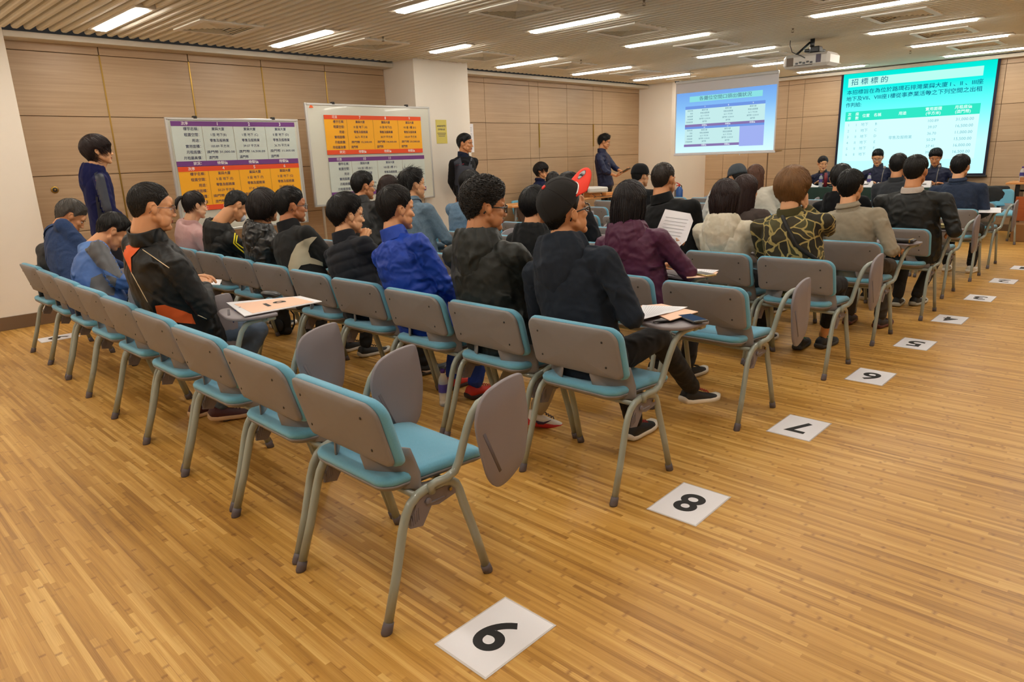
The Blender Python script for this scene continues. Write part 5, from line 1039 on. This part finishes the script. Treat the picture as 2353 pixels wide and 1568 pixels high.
h = at(1243, 374, 0, -7.86); person('young man in navy jacket seated behind the side table, looking right', (-8.10, h[1] - .02), -75, h, yaw=14, pitch=0, hs='bowl', hc=(20, 17, 18), sk='b', top=(22, 28, 58), fab='cloth', arms='table', sh=.18, seed=74, collar=('shirt', (22, 28, 58)), res=.011, hres=.005, hairn=600)
# panel at the front
for i, (px, py, hp, sk_, label) in enumerate([(1893, 358, dict(hs='bun', hc=(26, 18, 20), sh=.165, yaw=35, pitch=14), 'b', 'woman in navy jacket with tied hair seated at the green panel table'), (2018, 344, dict(hs='short', hc=(16, 14, 18), sh=.195, yaw=14, pitch=24, glasses=(60, 60, 70)), 'b', 'man with glasses in navy jacket reading papers at the panel table'), (2151, 343, dict(hs='boy', hc=(16, 14, 18), sh=.195, yaw=8, pitch=24), 'c', 'man in navy jacket reading at the right of the panel table')]):
    h = at(px, py, 1, 13.0); person(label, (h[0] + .02, 13.42), 180, h, sk=sk_, top=(26, 32, 58), fab='nylon', arms='table', seed=80 + i, res=.010, hres=.0045, hairn=500, collar=('stand', (26, 30, 52)) if i else ('crew', (30, 30, 40)), **hp)
# ---------------------------------------------------------------- things on the writing tablets
TZ = .7285
def flat(name, poly, z, th, mats, label, cat, group=None, lines=None, curl=0):
    """thin sheet whose corners are room points (x, y); z of its underside"""
    c = np.mean(poly, 0); mb = MB(); k = 6
    a, b, c_, d = [arr(p) - c for p in poly]; top = []; 
    for i in range(k + 1):
        for j in range(k + 1):
            u, v = i / k, j / k; p = a * (1 - u) * (1 - v) + b * u * (1 - v) + c_ * u * v + d * (1 - u) * v; top.append((p[0], p[1], th + curl * (u - .5) ** 2 * 4 * v))
    n = len(top); vs = top + [(x, y, z_ - th) for x, y, z_ in top]; fs = []
    for i in range(k):
        for j in range(k): q = (i * (k + 1) + j, (i + 1) * (k + 1) + j, (i + 1) * (k + 1) + j + 1, i * (k + 1) + j + 1); fs.append(q); fs.append(tuple(x + n for x in q[::-1]))
    rim = [i * (k + 1) for i in range(k + 1)] + [k * (k + 1) + j for j in range(1, k + 1)] + [i * (k + 1) + k for i in range(k - 1, -1, -1)] + [j for j in range(k - 1, 0, -1)]
    for i in range(len(rim)): p, q = rim[i], rim[(i + 1) % len(rim)]; fs.append((q, p, p + n, q + n))
    mb.add(vs, fs, 0, False)
    if lines:
        for t in np.linspace(.12, .9, lines):
            w = .85 if int(t * 97) % 3 else .55; P_ = []
            for u in (.1, w): p = a * (1 - u) * (1 - t) + b * u * (1 - t) + c_ * u * t + d * (1 - u) * t; P_.append(p)
            dd = (d - a) / np.linalg.norm(d - a) * .0007; zz = th + .0006 + curl * .9; mb.add([(*(P_[0] - dd), zz), (*(P_[1] - dd), zz), (*(P_[1] + dd), zz), (*(P_[0] + dd), zz)], [(0, 1, 2, 3)], 1, False)
    o = mb.build(name, mats); o.location = (c[0], c[1], z); return tag(o, label, cat, group)
PEACH = mt('peach_paper', (240, 196, 168), .7, 0, 0, .03, 12); PGREY = mt('print_grey', (178, 178, 182), .8); BLK = mt('black_plastic', (24, 24, 26), .35, coat=.3); PHS = emitmat('phone_screen', (90, 110, 140), .35)
def tab(r, k, u, v):   # tablet-local point: u inwards from the outer edge, v forward
    x, y = seat(r, k); return (x + .40 - u, y + .31 + v)
def phone(x, y, z, rz, mats, label, w=.073, l=.148):
    e = empty('phone', (x, y, z), R(rz), label=label, cat='phone', group='phones on the tablets'); MB().bbox((-w / 2, -l / 2, 0), (w / 2, l / 2, .009), .0035).build('case', mats[0], e); MB().bbox((-w / 2 + .004, -l / 2 + .012, .0088), (w / 2 - .004, l / 2 - .012, .0096), .0003).build('screen', mats[1], e); return e
q = lambda pts, z: [tuple(at(px, py, 2, z)[:2]) for px, py in pts]
flat('folder', q([(1500, 741), (1543, 737), (1603, 721), (1560, 716)][::-1], TZ + .002), TZ, .006, [BLK], 'black folder under the papers on the aisle chair tablet', 'folder')
flat('paper_sheet', q([(1465, 704), (1540, 737), (1604, 717), (1520, 699)], TZ + .008), TZ + .0065, .003, [PEACH, PGREY], 'peach paper lying on the black folder beside the capped man', 'paper', 'papers on tablets')
flat('paper_sheet', q([(1476, 701), (1460, 738), (1530, 722), (1580, 707)], TZ + .012), TZ + .0105, .0012, [PAPER, PGREY], 'white printed page on top of the peach paper beside the capped man', 'paper', 'papers on tablets', lines=14, curl=.004)
x, y = at(1590, 734, 2, TZ)[:2]; phone(x, y, TZ + .0, 62, [BLK, PHS], 'black phone with lit screen on the aisle chair tablet')
flat('paper_sheet', q([(1575, 622), (1578, 640), (1640, 636), (1650, 626)], TZ), TZ, .002, [PEACH, PGREY], 'peach paper on the tablet beside the purple coat', 'paper', 'papers on tablets')
flat('paper_sheet', q([(1580, 618), (1590, 634), (1636, 630), (1652, 622)], TZ), TZ + .0025, .001, [PAPER, PGREY], 'white page over the peach paper beside the purple coat', 'paper', 'papers on tablets', lines=10)
x, y = at(1616, 633, 2, TZ)[:2]; phone(x, y, TZ + .004, 70, [mt('gold_case', (196, 170, 110), .3, metal=.6), BLK], 'gold phone on the papers beside the purple coat')
x, y = at(1588, 628, 2, TZ)[:2]; o = MB().tube([(-.06, 0, 0), (.05, 0, 0), (.065, 0, 0)], [.004, .004, .001], 8).build('pen', BLK); o.location = (x, y, TZ + .008); o.rotation_euler.z = .5; tag(o, 'black pen on the papers beside the purple coat', 'pen')
# tablet of the heavy man
flat('paper_sheet', q([(520, 697), (562, 728), (740, 694), (690, 682)], TZ), TZ, .004, [PAPER, PGREY], 'stack of white papers on the heavy man\'s tablet', 'paper', 'papers on tablets')
pp = q([(538, 699), (580, 720), (722, 694), (672, 683)], TZ + .005); o = flat('paper_sheet', pp, TZ + .0045, .001, [PEACH, INK], 'peach sheet with a large black number on the heavy man\'s tablet', 'paper', 'papers on tablets')
mb = MB(); c = np.mean(pp, 0); ex = nrm(arr(pp[2]) - arr(pp[1])); ey = nrm(arr(pp[0]) - arr(pp[1])); v, f = text_geo('19', 1, .02, 'CENTER', 6); v = v - [0, (v[:, 1].min() + v[:, 1].max()) / 2, 0]
mb.add(np.c_[(v[:, :1] * .15 * ex) + (v[:, 1:2] * .13 * ey), np.full(len(v), .0016)], f, 0, False); mb.build('number', INK, o)
x, y = at(606, 690, 2, TZ)[:2]; o = MB().ell((0, 0, .018), (.085, .035, .018), nu=24).build('glasses_case', mt('case_black', (30, 30, 32), .35)); o.location = (x - .05, y + .07, TZ); o.rotation_euler.z = .1; tag(o, 'black glasses case behind the papers on the heavy man\'s tablet', 'glasses case')
x, y = at(553, 708, 2, TZ)[:2]; o = MB().tube([(0, 0, 0), (.01, -.03, -.004), (.008, -.05, -.03), (.01, -.052, -.07)], .0035, 8).build('cord', mt('cord_navy', (24, 28, 90), .6)); o.location = (x, y, TZ + .003); tag(o, 'short navy cord hanging off the heavy man\'s tablet', 'cord')
flat('paper_sheet', q([(474, 643), (480, 655), (505, 656), (510, 644)], TZ), TZ, .004, [PAPER, PGREY], 'white paper corner beyond the heavy man\'s elbow', 'paper', 'papers on tablets')
flat('paper_sheet', q([(988, 634), (990, 643), (1014, 646), (1018, 635)], TZ), TZ, .003, [PEACH, PGREY], 'peach paper between the blue jacket and the curly haired man', 'paper', 'papers on tablets')
x, y = at(2078, 556, 2, TZ)[:2]; o = MB().bbox((-.09, -.05, 0), (.09, .05, .022), .006).bbox((.06, -.052, .0), (.07, .052, .024), .002, 1).build('wallet', [mt('wallet_black', (30, 26, 26), .5), GOLD]); o.location = (x - .02, y, TZ); tag(o, 'black wallet on the tablet beside the beige shirt', 'wallet')
x, y = at(2164, 523, 2, TZ)[:2]; o = MB().bbox((-.085, -.10, 0), (.085, .06, .02), .008).bbox((-.06, -.09, .02), (.085, .05, .032), .006).build('folded_cloth', mt('cloth_ochre', (186, 172, 116), .8, .3, 80)); o.location = (x, y, TZ); tag(o, 'folded yellowish cloth on the tablet of the broad man', 'cloth')
flat('paper_sheet', q([(2250, 478), (2248, 489), (2300, 492), (2300, 480)], TZ), TZ, .003, [PAPER, PGREY], 'white paper on the raised tablet in the second row from the front', 'paper', 'papers on tablets', curl=.01)
# page held up by the woman in the purple coat
c = arr(at(1541, 536, 1, 3.74)); o = MB().add([(-.105, 0, -.145), (.02, .0, -.148), (.105, .012, -.03), (.112, .012, .10), (.085, .004, .142), (-.075, -.004, .148), (-.09, -.004, .02)], [tuple(range(7))], 0, False)
for i in range(11): zz = .10 - .022 * i; o.add([(-.06, -.0045, zz), (.085 - .004 * i, .001, zz), (.085 - .004 * i, .001, zz - .003), (-.06, -.0045, zz - .003)], [(3, 2, 1, 0)], 1, False)
o = o.build('paper_sheet', [PAPER, PGREY]); o.location = c; o.rotation_euler = (R(-28), R(6), R(12)); md = o.modifiers.new('s', 'SOLIDIFY'); md.thickness = .0006; tag(o, 'white printed page held up in front of the purple coated woman', 'paper', 'papers on tablets')
# ---------------------------------------------------------------- bags and bottles on the floor
BAG = mt('bag_black', (28, 28, 30), .7, .4, 300, .1, 30)
def backpack(x, y, z, rz, label, lay=0, s=1.):
    e = empty('backpack', (x, y, z), R(rz), label=label, cat='backpack'); mb = MB(); mb.ell((0, 0, .20 * s), (.15 * s, .09 * s, .21 * s)).cap((-.08 * s, 0, .06 * s), .07 * s, (.08 * s, 0, .06 * s), .07 * s).cap((-.06 * s, 0, .34 * s), .07 * s, (.06 * s, 0, .34 * s), .07 * s)
    v, f = remesh(mb, .01, 2); v = v + normals(v, f) * (.006 * wrinkle(v, 5, 26))[:, None]; v[:, 2] = np.maximum(v[:, 2], 0); mk('sack', v, f, BAG, e)
    mb = MB().ell((0, -.10 * s, .15 * s), (.11 * s, .035 * s, .10 * s)); mb.build('pocket', BAG, e); MB().tube([(-.03, 0, .40 * s), (-.03, 0, .45 * s), (0, 0, .47 * s), (.03, 0, .45 * s), (.03, 0, .40 * s)], .008, 8).build('handle', BAG, e)
    for k in (-1, 1): MB().tube([(k * .08 * s, .08 * s, .36 * s), (k * .10 * s, .14 * s, .26 * s), (k * .10 * s, .13 * s, .12 * s), (k * .09 * s, .08 * s, .05 * s)], .014 * s, 8, ell=((0, 1, 0), .4)).build('strap', BAG, e)
    e.rotation_euler.x = R(lay); return e
p = at(640, 770, 2, 0); backpack(p[0], p[1] + .05, 0, 20, 'black backpack on the floor under the second row from the back', s=.62)
x, y = seat(9, 8); backpack(x - .10, y + .22, .475, 8, 'black backpack standing on the chair left of the grey haired man', s=1.05)
x, y = seat(5, 4); backpack(x + .02, y + .26, .475, -10, 'black backpack on an empty chair right of the red cap brim', s=.8)
PET = mat('bottle_plastic', (215, 225, 235), .08, alpha=.35, spec=.6); BLB = mt('bottle_label', (58, 52, 130), .5); BCP = mt('bottle_cap', (72, 40, 140), .4)
def bottle(x, y, z, label, h=.22, cap_=BCP, flip=False):
    e = empty('water_bottle', (x, y, z), label=label, cat='bottle', group='water bottles'); r_ = .032; k = h / .22; pr = [(0, .9), (.006, 1), (.03, 1), (.035, .93), (.04, 1), (.055, .95), (.06, 1), (.14, 1), (.165, .9), (.185, .6), (.195, .42), (.205, .40)]
    MB().rings([[(r_ * s_ * math.cos(a), r_ * s_ * math.sin(a), z_ * k) for a in [2 * math.pi * t / 20 for t in range(20)]] for z_, s_ in pr]).build('body', PET, e)
    MB().rings([[(r_ * 1.015 * math.cos(a), r_ * 1.015 * math.sin(a), z_ * k) for a in [2 * math.pi * t / 20 for t in range(20)]] for z_ in (.085, .135)], caps=False).build('label_band', BLB, e); MB().rings([[(r_ * .46 * math.cos(a), r_ * .46 * math.sin(a), z_ * k) for a in [2 * math.pi * t / 16 for t in range(16)]] for z_ in (.2, .222)]).build('screw_cap', cap_, e); return e
p = at(1022, 932, 2, 0); bottle(p[0], p[1], 0, 'water bottle with blue label on the floor beside the red shoes', .23)
p = at(708, 765, 2, 0); o = MB().rings([[(r_ * math.cos(a), r_ * math.sin(a), z_) for a in [2 * math.pi * t / 18 for t in range(18)]] for z_, r_ in ((0, .03), (.005, .034), (.15, .034), (.17, .026), (.21, .026), (.215, .02))]).build('flask', mt('copper_flask', (150, 110, 84), .3, metal=.7)); o.location = p; tag(o, 'small copper coloured flask on the floor beside the backpack', 'flask')
# ---------------------------------------------------------------- side table along the left wall
TW = wood_mat('table_wood', (196, 130, 70), (222, 158, 92), 1, .35)
def table(name, x0, y0, x1, y1, z, label, legm, topm, mod=True):
    c = arr(((x0 + x1) / 2, (y0 + y1) / 2)); e = empty(name, (c[0], c[1], 0), label=label, cat='table'); X, Y_ = (x1 - x0) / 2, (y1 - y0) / 2; MB().bbox((-X, -Y_, z - .028), (X, Y_, z), .004).build('tabletop', topm, e)
    for sx in (-1, 1):
        for sy in (-1, 1): MB().tube([(sx * (X - .05), sy * (Y_ - .12), 0), (sx * (X - .05), sy * (Y_ - .12), z - .028)], .018, 10).build('leg', legm, e)
    return e
GRYM = mt('grey_metal', (110, 104, 98), .4, metal=.3)
table('side_table', -7.74, 7.55, -7.25, 9.05, .745, 'left wooden side table along the panelled wall', GRYM, TW); table('side_table', -7.74, 9.07, -7.25, 10.55, .745, 'right wooden side table carrying the white projector', GRYM, TW)
e = empty('table_projector', (-7.45, 9.80, .745), R(62), label='white projector standing on a wooden block on the side table', cat='projector')
MB().bbox((-.11, -.12, 0), (.09, .14, .065), .004).build('block', TW, e); MB().bbox((-.19, -.24, .072), (.18, .22, .165), .02).build('body', mt('projector_white', (214, 210, 204), .4), e); MB().tube([(.0, -.1, .066), (.0, -.1, .074)], .02).build('foot', BLK, e)
MB().bbox((-.20, -.19, .085), (-.185, -.05, .12), .003).build('port_panel', BLK, e); MB().tube([(.175, .08, .115), (.195, .08, .115)], .035, 16).build('lens', BLK, e)
o = MB().tube([(-7.27, 9.55, .80), (-7.18, 9.52, .76), (-7.2, 9.5, .753), (-7.26, 9.7, .751), (-7.2, 9.95, .751), (-7.18, 10.0, .753), (-7.16, 10.02, .60), (-7.2, 10.0, .3)], .005, 8).build('cable', BLK); tag(o, 'black cable trailing from the table projector', 'cable')
o = MB().bbox((-.05, -.13, 0), (.05, .13, .055), .004).build('wooden_nameplate', TW); o.location = (-7.36, 10.12, .747); tag(o, 'small wooden block right of the table projector', 'wooden block')
e = empty('laptop', (-7.5, 9.25, .747), R(-80), label='black laptop left of the table projector', cat='laptop'); MB().bbox((-.17, -.12, 0), (.17, .12, .018), .005).build('base', BLK, e); o = MB().bbox((-.17, 0, 0), (.17, .012, .22), .004).build('lid', BLK, e); o.location = (0, .118, .016); o.rotation_euler.x = R(-20)
bottle(-7.35, 8.0, .747, 'water bottle on the side table left of the seated young man'); bottle(-7.62, 9.55, .747, 'water bottle behind the laptop on the side table')
for i, (x, y, l) in enumerate([(-8.12, 8.62, 'turquoise chair of the young man behind the side table'), (-7.90, 7.60, 'empty turquoise chair behind the left end of the side table')]):
    o = copy_tree(c_dn); o.location = (x, y, 0); o.rotation_euler.z = R(-90); tag(o, l, 'chair', 'chairs behind tables')
# ---------------------------------------------------------------- panel table with green cloth
CL = mt('green_cloth', (14, 44, 38), .85, .3, 300, .1, 20); y0, y1, x0, x1, z = 12.42, 12.98, -5.62, -2.22, .765; c = ((x0 + x1) / 2, (y0 + y1) / 2)
pt_ = empty('panel_table', (*c, 0), label='long panel table under the lit screen', cat='table'); MB().bbox((x0 - c[0] + .02, y0 - c[1] + .02, z - .03), (x1 - c[0] - .02, y1 - c[1] - .02, z - .004), .003).build('tabletop', TW, pt_)
for sx in (-1, 0, 1):
    for sy in (-1, 1): MB().tube([(sx * 1.6, sy * .22, 0), (sx * 1.6, sy * .22, z - .03)], .018).build('leg', GRYM, pt_)
n = 240; per = []
Xh, Yh = (x1 - x0) / 2 + .004, (y1 - y0) / 2 + .004
for i in range(n):
    t = i / n * 4 * 2; L = 2 * Xh * 2 + 2 * Yh * 2; s_ = i / n * L
    if s_ < 2 * Xh: p = (-Xh + s_, -Yh, 0, -1)
    elif s_ < 2 * Xh + 2 * Yh: p = (Xh, -Yh + s_ - 2 * Xh, 1, 0)
    elif s_ < 4 * Xh + 2 * Yh: p = (Xh - (s_ - 2 * Xh - 2 * Yh), Yh, 0, 1)
    else: p = (-Xh, Yh - (s_ - 4 * Xh - 2 * Yh), -1, 0)
    per.append((p, s_))
rs = [[(p[0] * k, p[1] * k, z + .0005) for p, s_ in per] for k in (.02, .5, .98, 1)]
for zz in (z - .01, z - .2, z - .45, .02): am = .004 + .02 * (z - zz); rs.append([(p[0] + p[2] * (am * math.sin(s_ * 42) + am), p[1] + p[3] * (am * math.sin(s_ * 42) + am), zz) for p, s_ in per])
o = MB().rings(rs, caps=False).build('tablecloth', CL); o.location = (*c, 0); tag(o, 'dark green cloth draped over the panel table', 'tablecloth')
for i, (px, py, l) in enumerate([(1988, 423, 'left'), (2120, 424, 'right')]):
    p = at(px, py, 1, 12.55); e = MB().add([(-.12, -.04, 0), (.12, -.04, 0), (.12, 0, .1), (-.12, 0, .1), (-.12, .04, 0), (.12, .04, 0)], [(0, 1, 2, 3), (3, 2, 5, 4), (0, 3, 4), (1, 5, 2), (0, 4, 5, 1)], 0, False)
    for k in range(2): e.add([(-.06, -.03 + .012 * k - .0 - .004, .045 - .025 * k), (.06, -.03 + .012 * k - .004, .045 - .025 * k), (.06, -.028 + .012 * k, .055 - .025 * k), (-.06, -.028 + .012 * k, .055 - .025 * k)], [(0, 1, 2, 3)], 1, False)
    o = e.build('name_card', [PAPER, INK]); o.location = (p[0], 12.55, z + .002); tag(o, 'white folded name card at the %s of the panel table' % l, 'name card', 'name cards on the panel table')
for i, (px, l) in enumerate([(1912, 'woman'), (2022, 'man with glasses'), (2148, 'right hand man')]):
    p = at(px, 400, 1, 12.62); e = empty('microphone', (p[0] + .02, 12.66, z + .001), label='gooseneck microphone before the %s at the panel table' % l, cat='microphone'); MB().bbox((-.06, -.05, 0), (.06, .05, .03), .008).build('base', BLK, e); MB().tube([(0, 0, .03), (0, .01, .12), (0, .04, .22), (0, .09, .29)], .006, 8).build('gooseneck', GRYM, e); MB().ell((0, .10, .31), (.02, .025, .025)).build('head', mt('mic_foam', (150, 140, 140), .9), e)
for px, l in ((1886, 'before the woman'), (1997, 'before the man with glasses')): p = at(px, 415, 1, 12.56); bottle(p[0], 12.56, z + .001, 'water bottle on the panel table %s' % l)
p = at(1897, 415, 1, 12.6); o = MB().rings([[(r_ * math.cos(a), r_ * math.sin(a), z_) for a in [2 * math.pi * t / 18 for t in range(18)]] for z_, r_ in ((0, .03), (.2, .03), (.21, .024), (.24, .024))]).build('flask', mt('maroon_flask', (120, 30, 44), .35)); o.location = (p[0], 12.6, z + .001); tag(o, 'maroon flask on the panel table beside the water bottle', 'flask')
p = at(1872, 425, 1, 12.62); flat('paper_sheet', [(p[0] - .14, 12.5), (p[0] + .1, 12.5), (p[0] + .12, 12.78), (p[0] - .12, 12.78)], z + .001, .01, [PAPER, PGREY], 'white papers on the panel table before the woman', 'paper', 'papers on the panel table', curl=.05)
p = at(2030, 415, 1, 12.75); flat('paper_sheet', [(p[0] - .12, 12.62), (p[0] + .12, 12.62), (p[0] + .12, 12.9), (p[0] - .12, 12.9)], z + .001, .006, [PAPER, PGREY], 'curled papers before the man with glasses', 'paper', 'papers on the panel table', curl=.06)
for (x, l) in ((at(1893, 358, 1, 13.)[0], 'woman'), (at(2018, 344, 1, 13.)[0], 'man with glasses'), (at(2151, 343, 1, 13.)[0], 'right hand man')): o = copy_tree(c_dn); o.location = (x + .02, 13.42, 0); o.rotation_euler.z = R(180); tag(o, 'turquoise chair of the %s behind the panel table' % l, 'chair', 'chairs behind tables')
# desk at the right
e = empty('rolling_desk', (-1.55, 13.0, 0), label='wooden folding desk on castors at the right of the screen', cat='desk'); OB = wood_mat('desk_front', (170, 84, 40), (196, 104, 56), 0, .4)
MB().bbox((-.42, -.3, .80), (.9, .3, .828), .004).build('tabletop', TW, e); MB().bbox((-.28, -.22, .26), (.85, -.205, .62), .004).build('front_panel', OB, e)
for sx in (-.28, .85): MB().bbox((sx - .03, -.2, .09), (sx + .03, .2, .8), .01).build('side_frame', BLK, e); MB().ell((sx, -.18, .035), (.02, .035, .035)).build('castor', BLK, e); MB().ell((sx, .18, .035), (.02, .035, .035)).build('castor', BLK, e)
MB().tube([(-.28, -.1, .7), (.85, -.1, .7)], .012).build('crossbar', BLK, e)
e = empty('cardboard_box', (-1.42, 12.55, 0), label='brown cardboard box with red print on the floor by the desk', cat='box'); CB = mt('cardboard', (150, 106, 60), .8, .2, 100, .06, 6)
MB().bbox((-.35, -.18, 0), (.4, .18, .25), .004).build('carton', CB, e); MB().ell((-.1, -.181, .13), (.045, .002, .045), nu=16).build('red_print', mt('print_red', (196, 40, 34)), e)
bottle(-1.82, 12.95, .829, 'water bottle standing on the wooden desk at the right edge'); o = MB().bbox((-.22, -.04, 0), (.3, .04, .07), .004).build('wooden_nameplate', wood_mat('plate_wood', (150, 96, 48), (176, 120, 66), 0)); o.location = (-1.6, 12.85, .829); tag(o, 'carved wooden block on the desk at the right edge', 'wooden block')
o = copy_tree(c_dn); o.location = (-2.05, 12.3, 0); o.rotation_euler.z = R(200); tag(o, 'turquoise chair at the right end of the panel table', 'chair', 'chairs behind tables')
mb = MB().cap((-.2, 0, .74), .045, (.2, 0, .74), .045).ell((0, -.05, .56), (.24, .05, .22)).ell((0, .06, .60), (.22, .04, .16)); v, f = remesh(mb, .012, 3); v = v + normals(v, f) * (.008 * wrinkle(v, 9, 26))[:, None]; o = mk('coat', v, f, mt('coat_black', (22, 24, 26), .8, .3, 300), None); o.location = (-2.08, 12.27, .02); o.rotation_euler.z = R(20); tag(o, 'black coat hung over the chair at the right end of the panel table', 'coat')
# hanging projector, dome camera, extinguisher
c = arr(at(1864, 140, 1, 9.4)); e = empty('ceiling_projector', (c[0], 9.4, c[2]), R(0), label='white projector hanging from the ceiling by a black bracket', cat='projector'); PW = mt('projector_white', (214, 210, 204), .4)
MB().bbox((-.29, -.19, -.085), (.29, .19, .075), .035).build('body', PW, e); MB().bbox((-.235, -.196, -.06), (-.15, -.186, .04), .003).build('grille', mt('grille_brown', (110, 96, 84), .6), e); MB().bbox((.13, -.196, -.045), (.19, -.186, .05), .003).build('grille', mt('grille_grey', (90, 86, 104), .6), e)
mb = MB()
for i in range(5): mb.bbox((-.12 + .045 * i, -.2, -.045 + .01 * (i % 2)), (-.09 + .045 * i, -.188, -.025 + .01 * (i % 2)), .002)
mb.bbox((-.13, -.197, -.062), (.09, -.187, -.056), .001).build('port_panel', BLK, e); MB().tube([(.16, .19, -.01), (.16, .215, -.01)], .05, 18).build('lens', BLK, e)
mb = MB().tube([(.0, 0, .10), (.0, 0, CEIL + .05 - c[2])], .028, 12).bbox((-.05, -.14, .095), (.13, .12, .13), .01).tube([(-.02, -.02, .22), (-.14, -.08, .10), (-.16, -.1, .08)], .014).bbox((.03, -.16, .08), (.15, -.04, .15), .01); mb.build('bracket', BLK, e)
MB().tube([(-.24, -.1, CEIL + .02 - c[2]), (-.235, -.12, .2), (-.18, -.17, .11), (-.12, -.19, .08), (-.05, -.2, .05), (.0, -.205, .02)], .005, 8).build('cable', BLK, e)
e = empty('dome_camera', tuple(at(1556, 184, 2, CEIL - .005)), label='small dome security camera under the ceiling at the far pier', cat='camera'); MB().tube([(0, 0, .02), (0, 0, -.02)], [.055, .055], 18).build('base', WHITE, e); MB().ell((0, 0, -.025), (.042, .042, .04)).build('dome', BLK, e)
e = empty('fire_extinguisher', (-7.40, 12.6, .40), label='blue fire extinguisher with red handle on the far white pier', cat='fire extinguisher'); MB().tube([(0, 0, 0), (0, 0, .02), (0, 0, .30), (0, 0, .35), (0, 0, .37)], [.06, .07, .07, .045, .02], 18).build('cylinder', mt('blue_paint', (30, 80, 150), .3), e)
MB().tube([(0, -.01, .37), (0, -.02, .42)], .014).tube([(0, .02, .41), (0, -.12, .45)], .009).tube([(0, .02, .40), (0, -.11, .39)], .009).build('handle', mt('red_paint', (200, 40, 34), .35), e); MB().tube([(0, .02, .40), (0, .08, .38), (0, .10, .25), (0, .09, .1)], .009).build('hose', BLK, e); MB().bbox((-.1, -.03, .1), (-.06, .03, .3), .004).build('wall_bracket', GRYM, e)
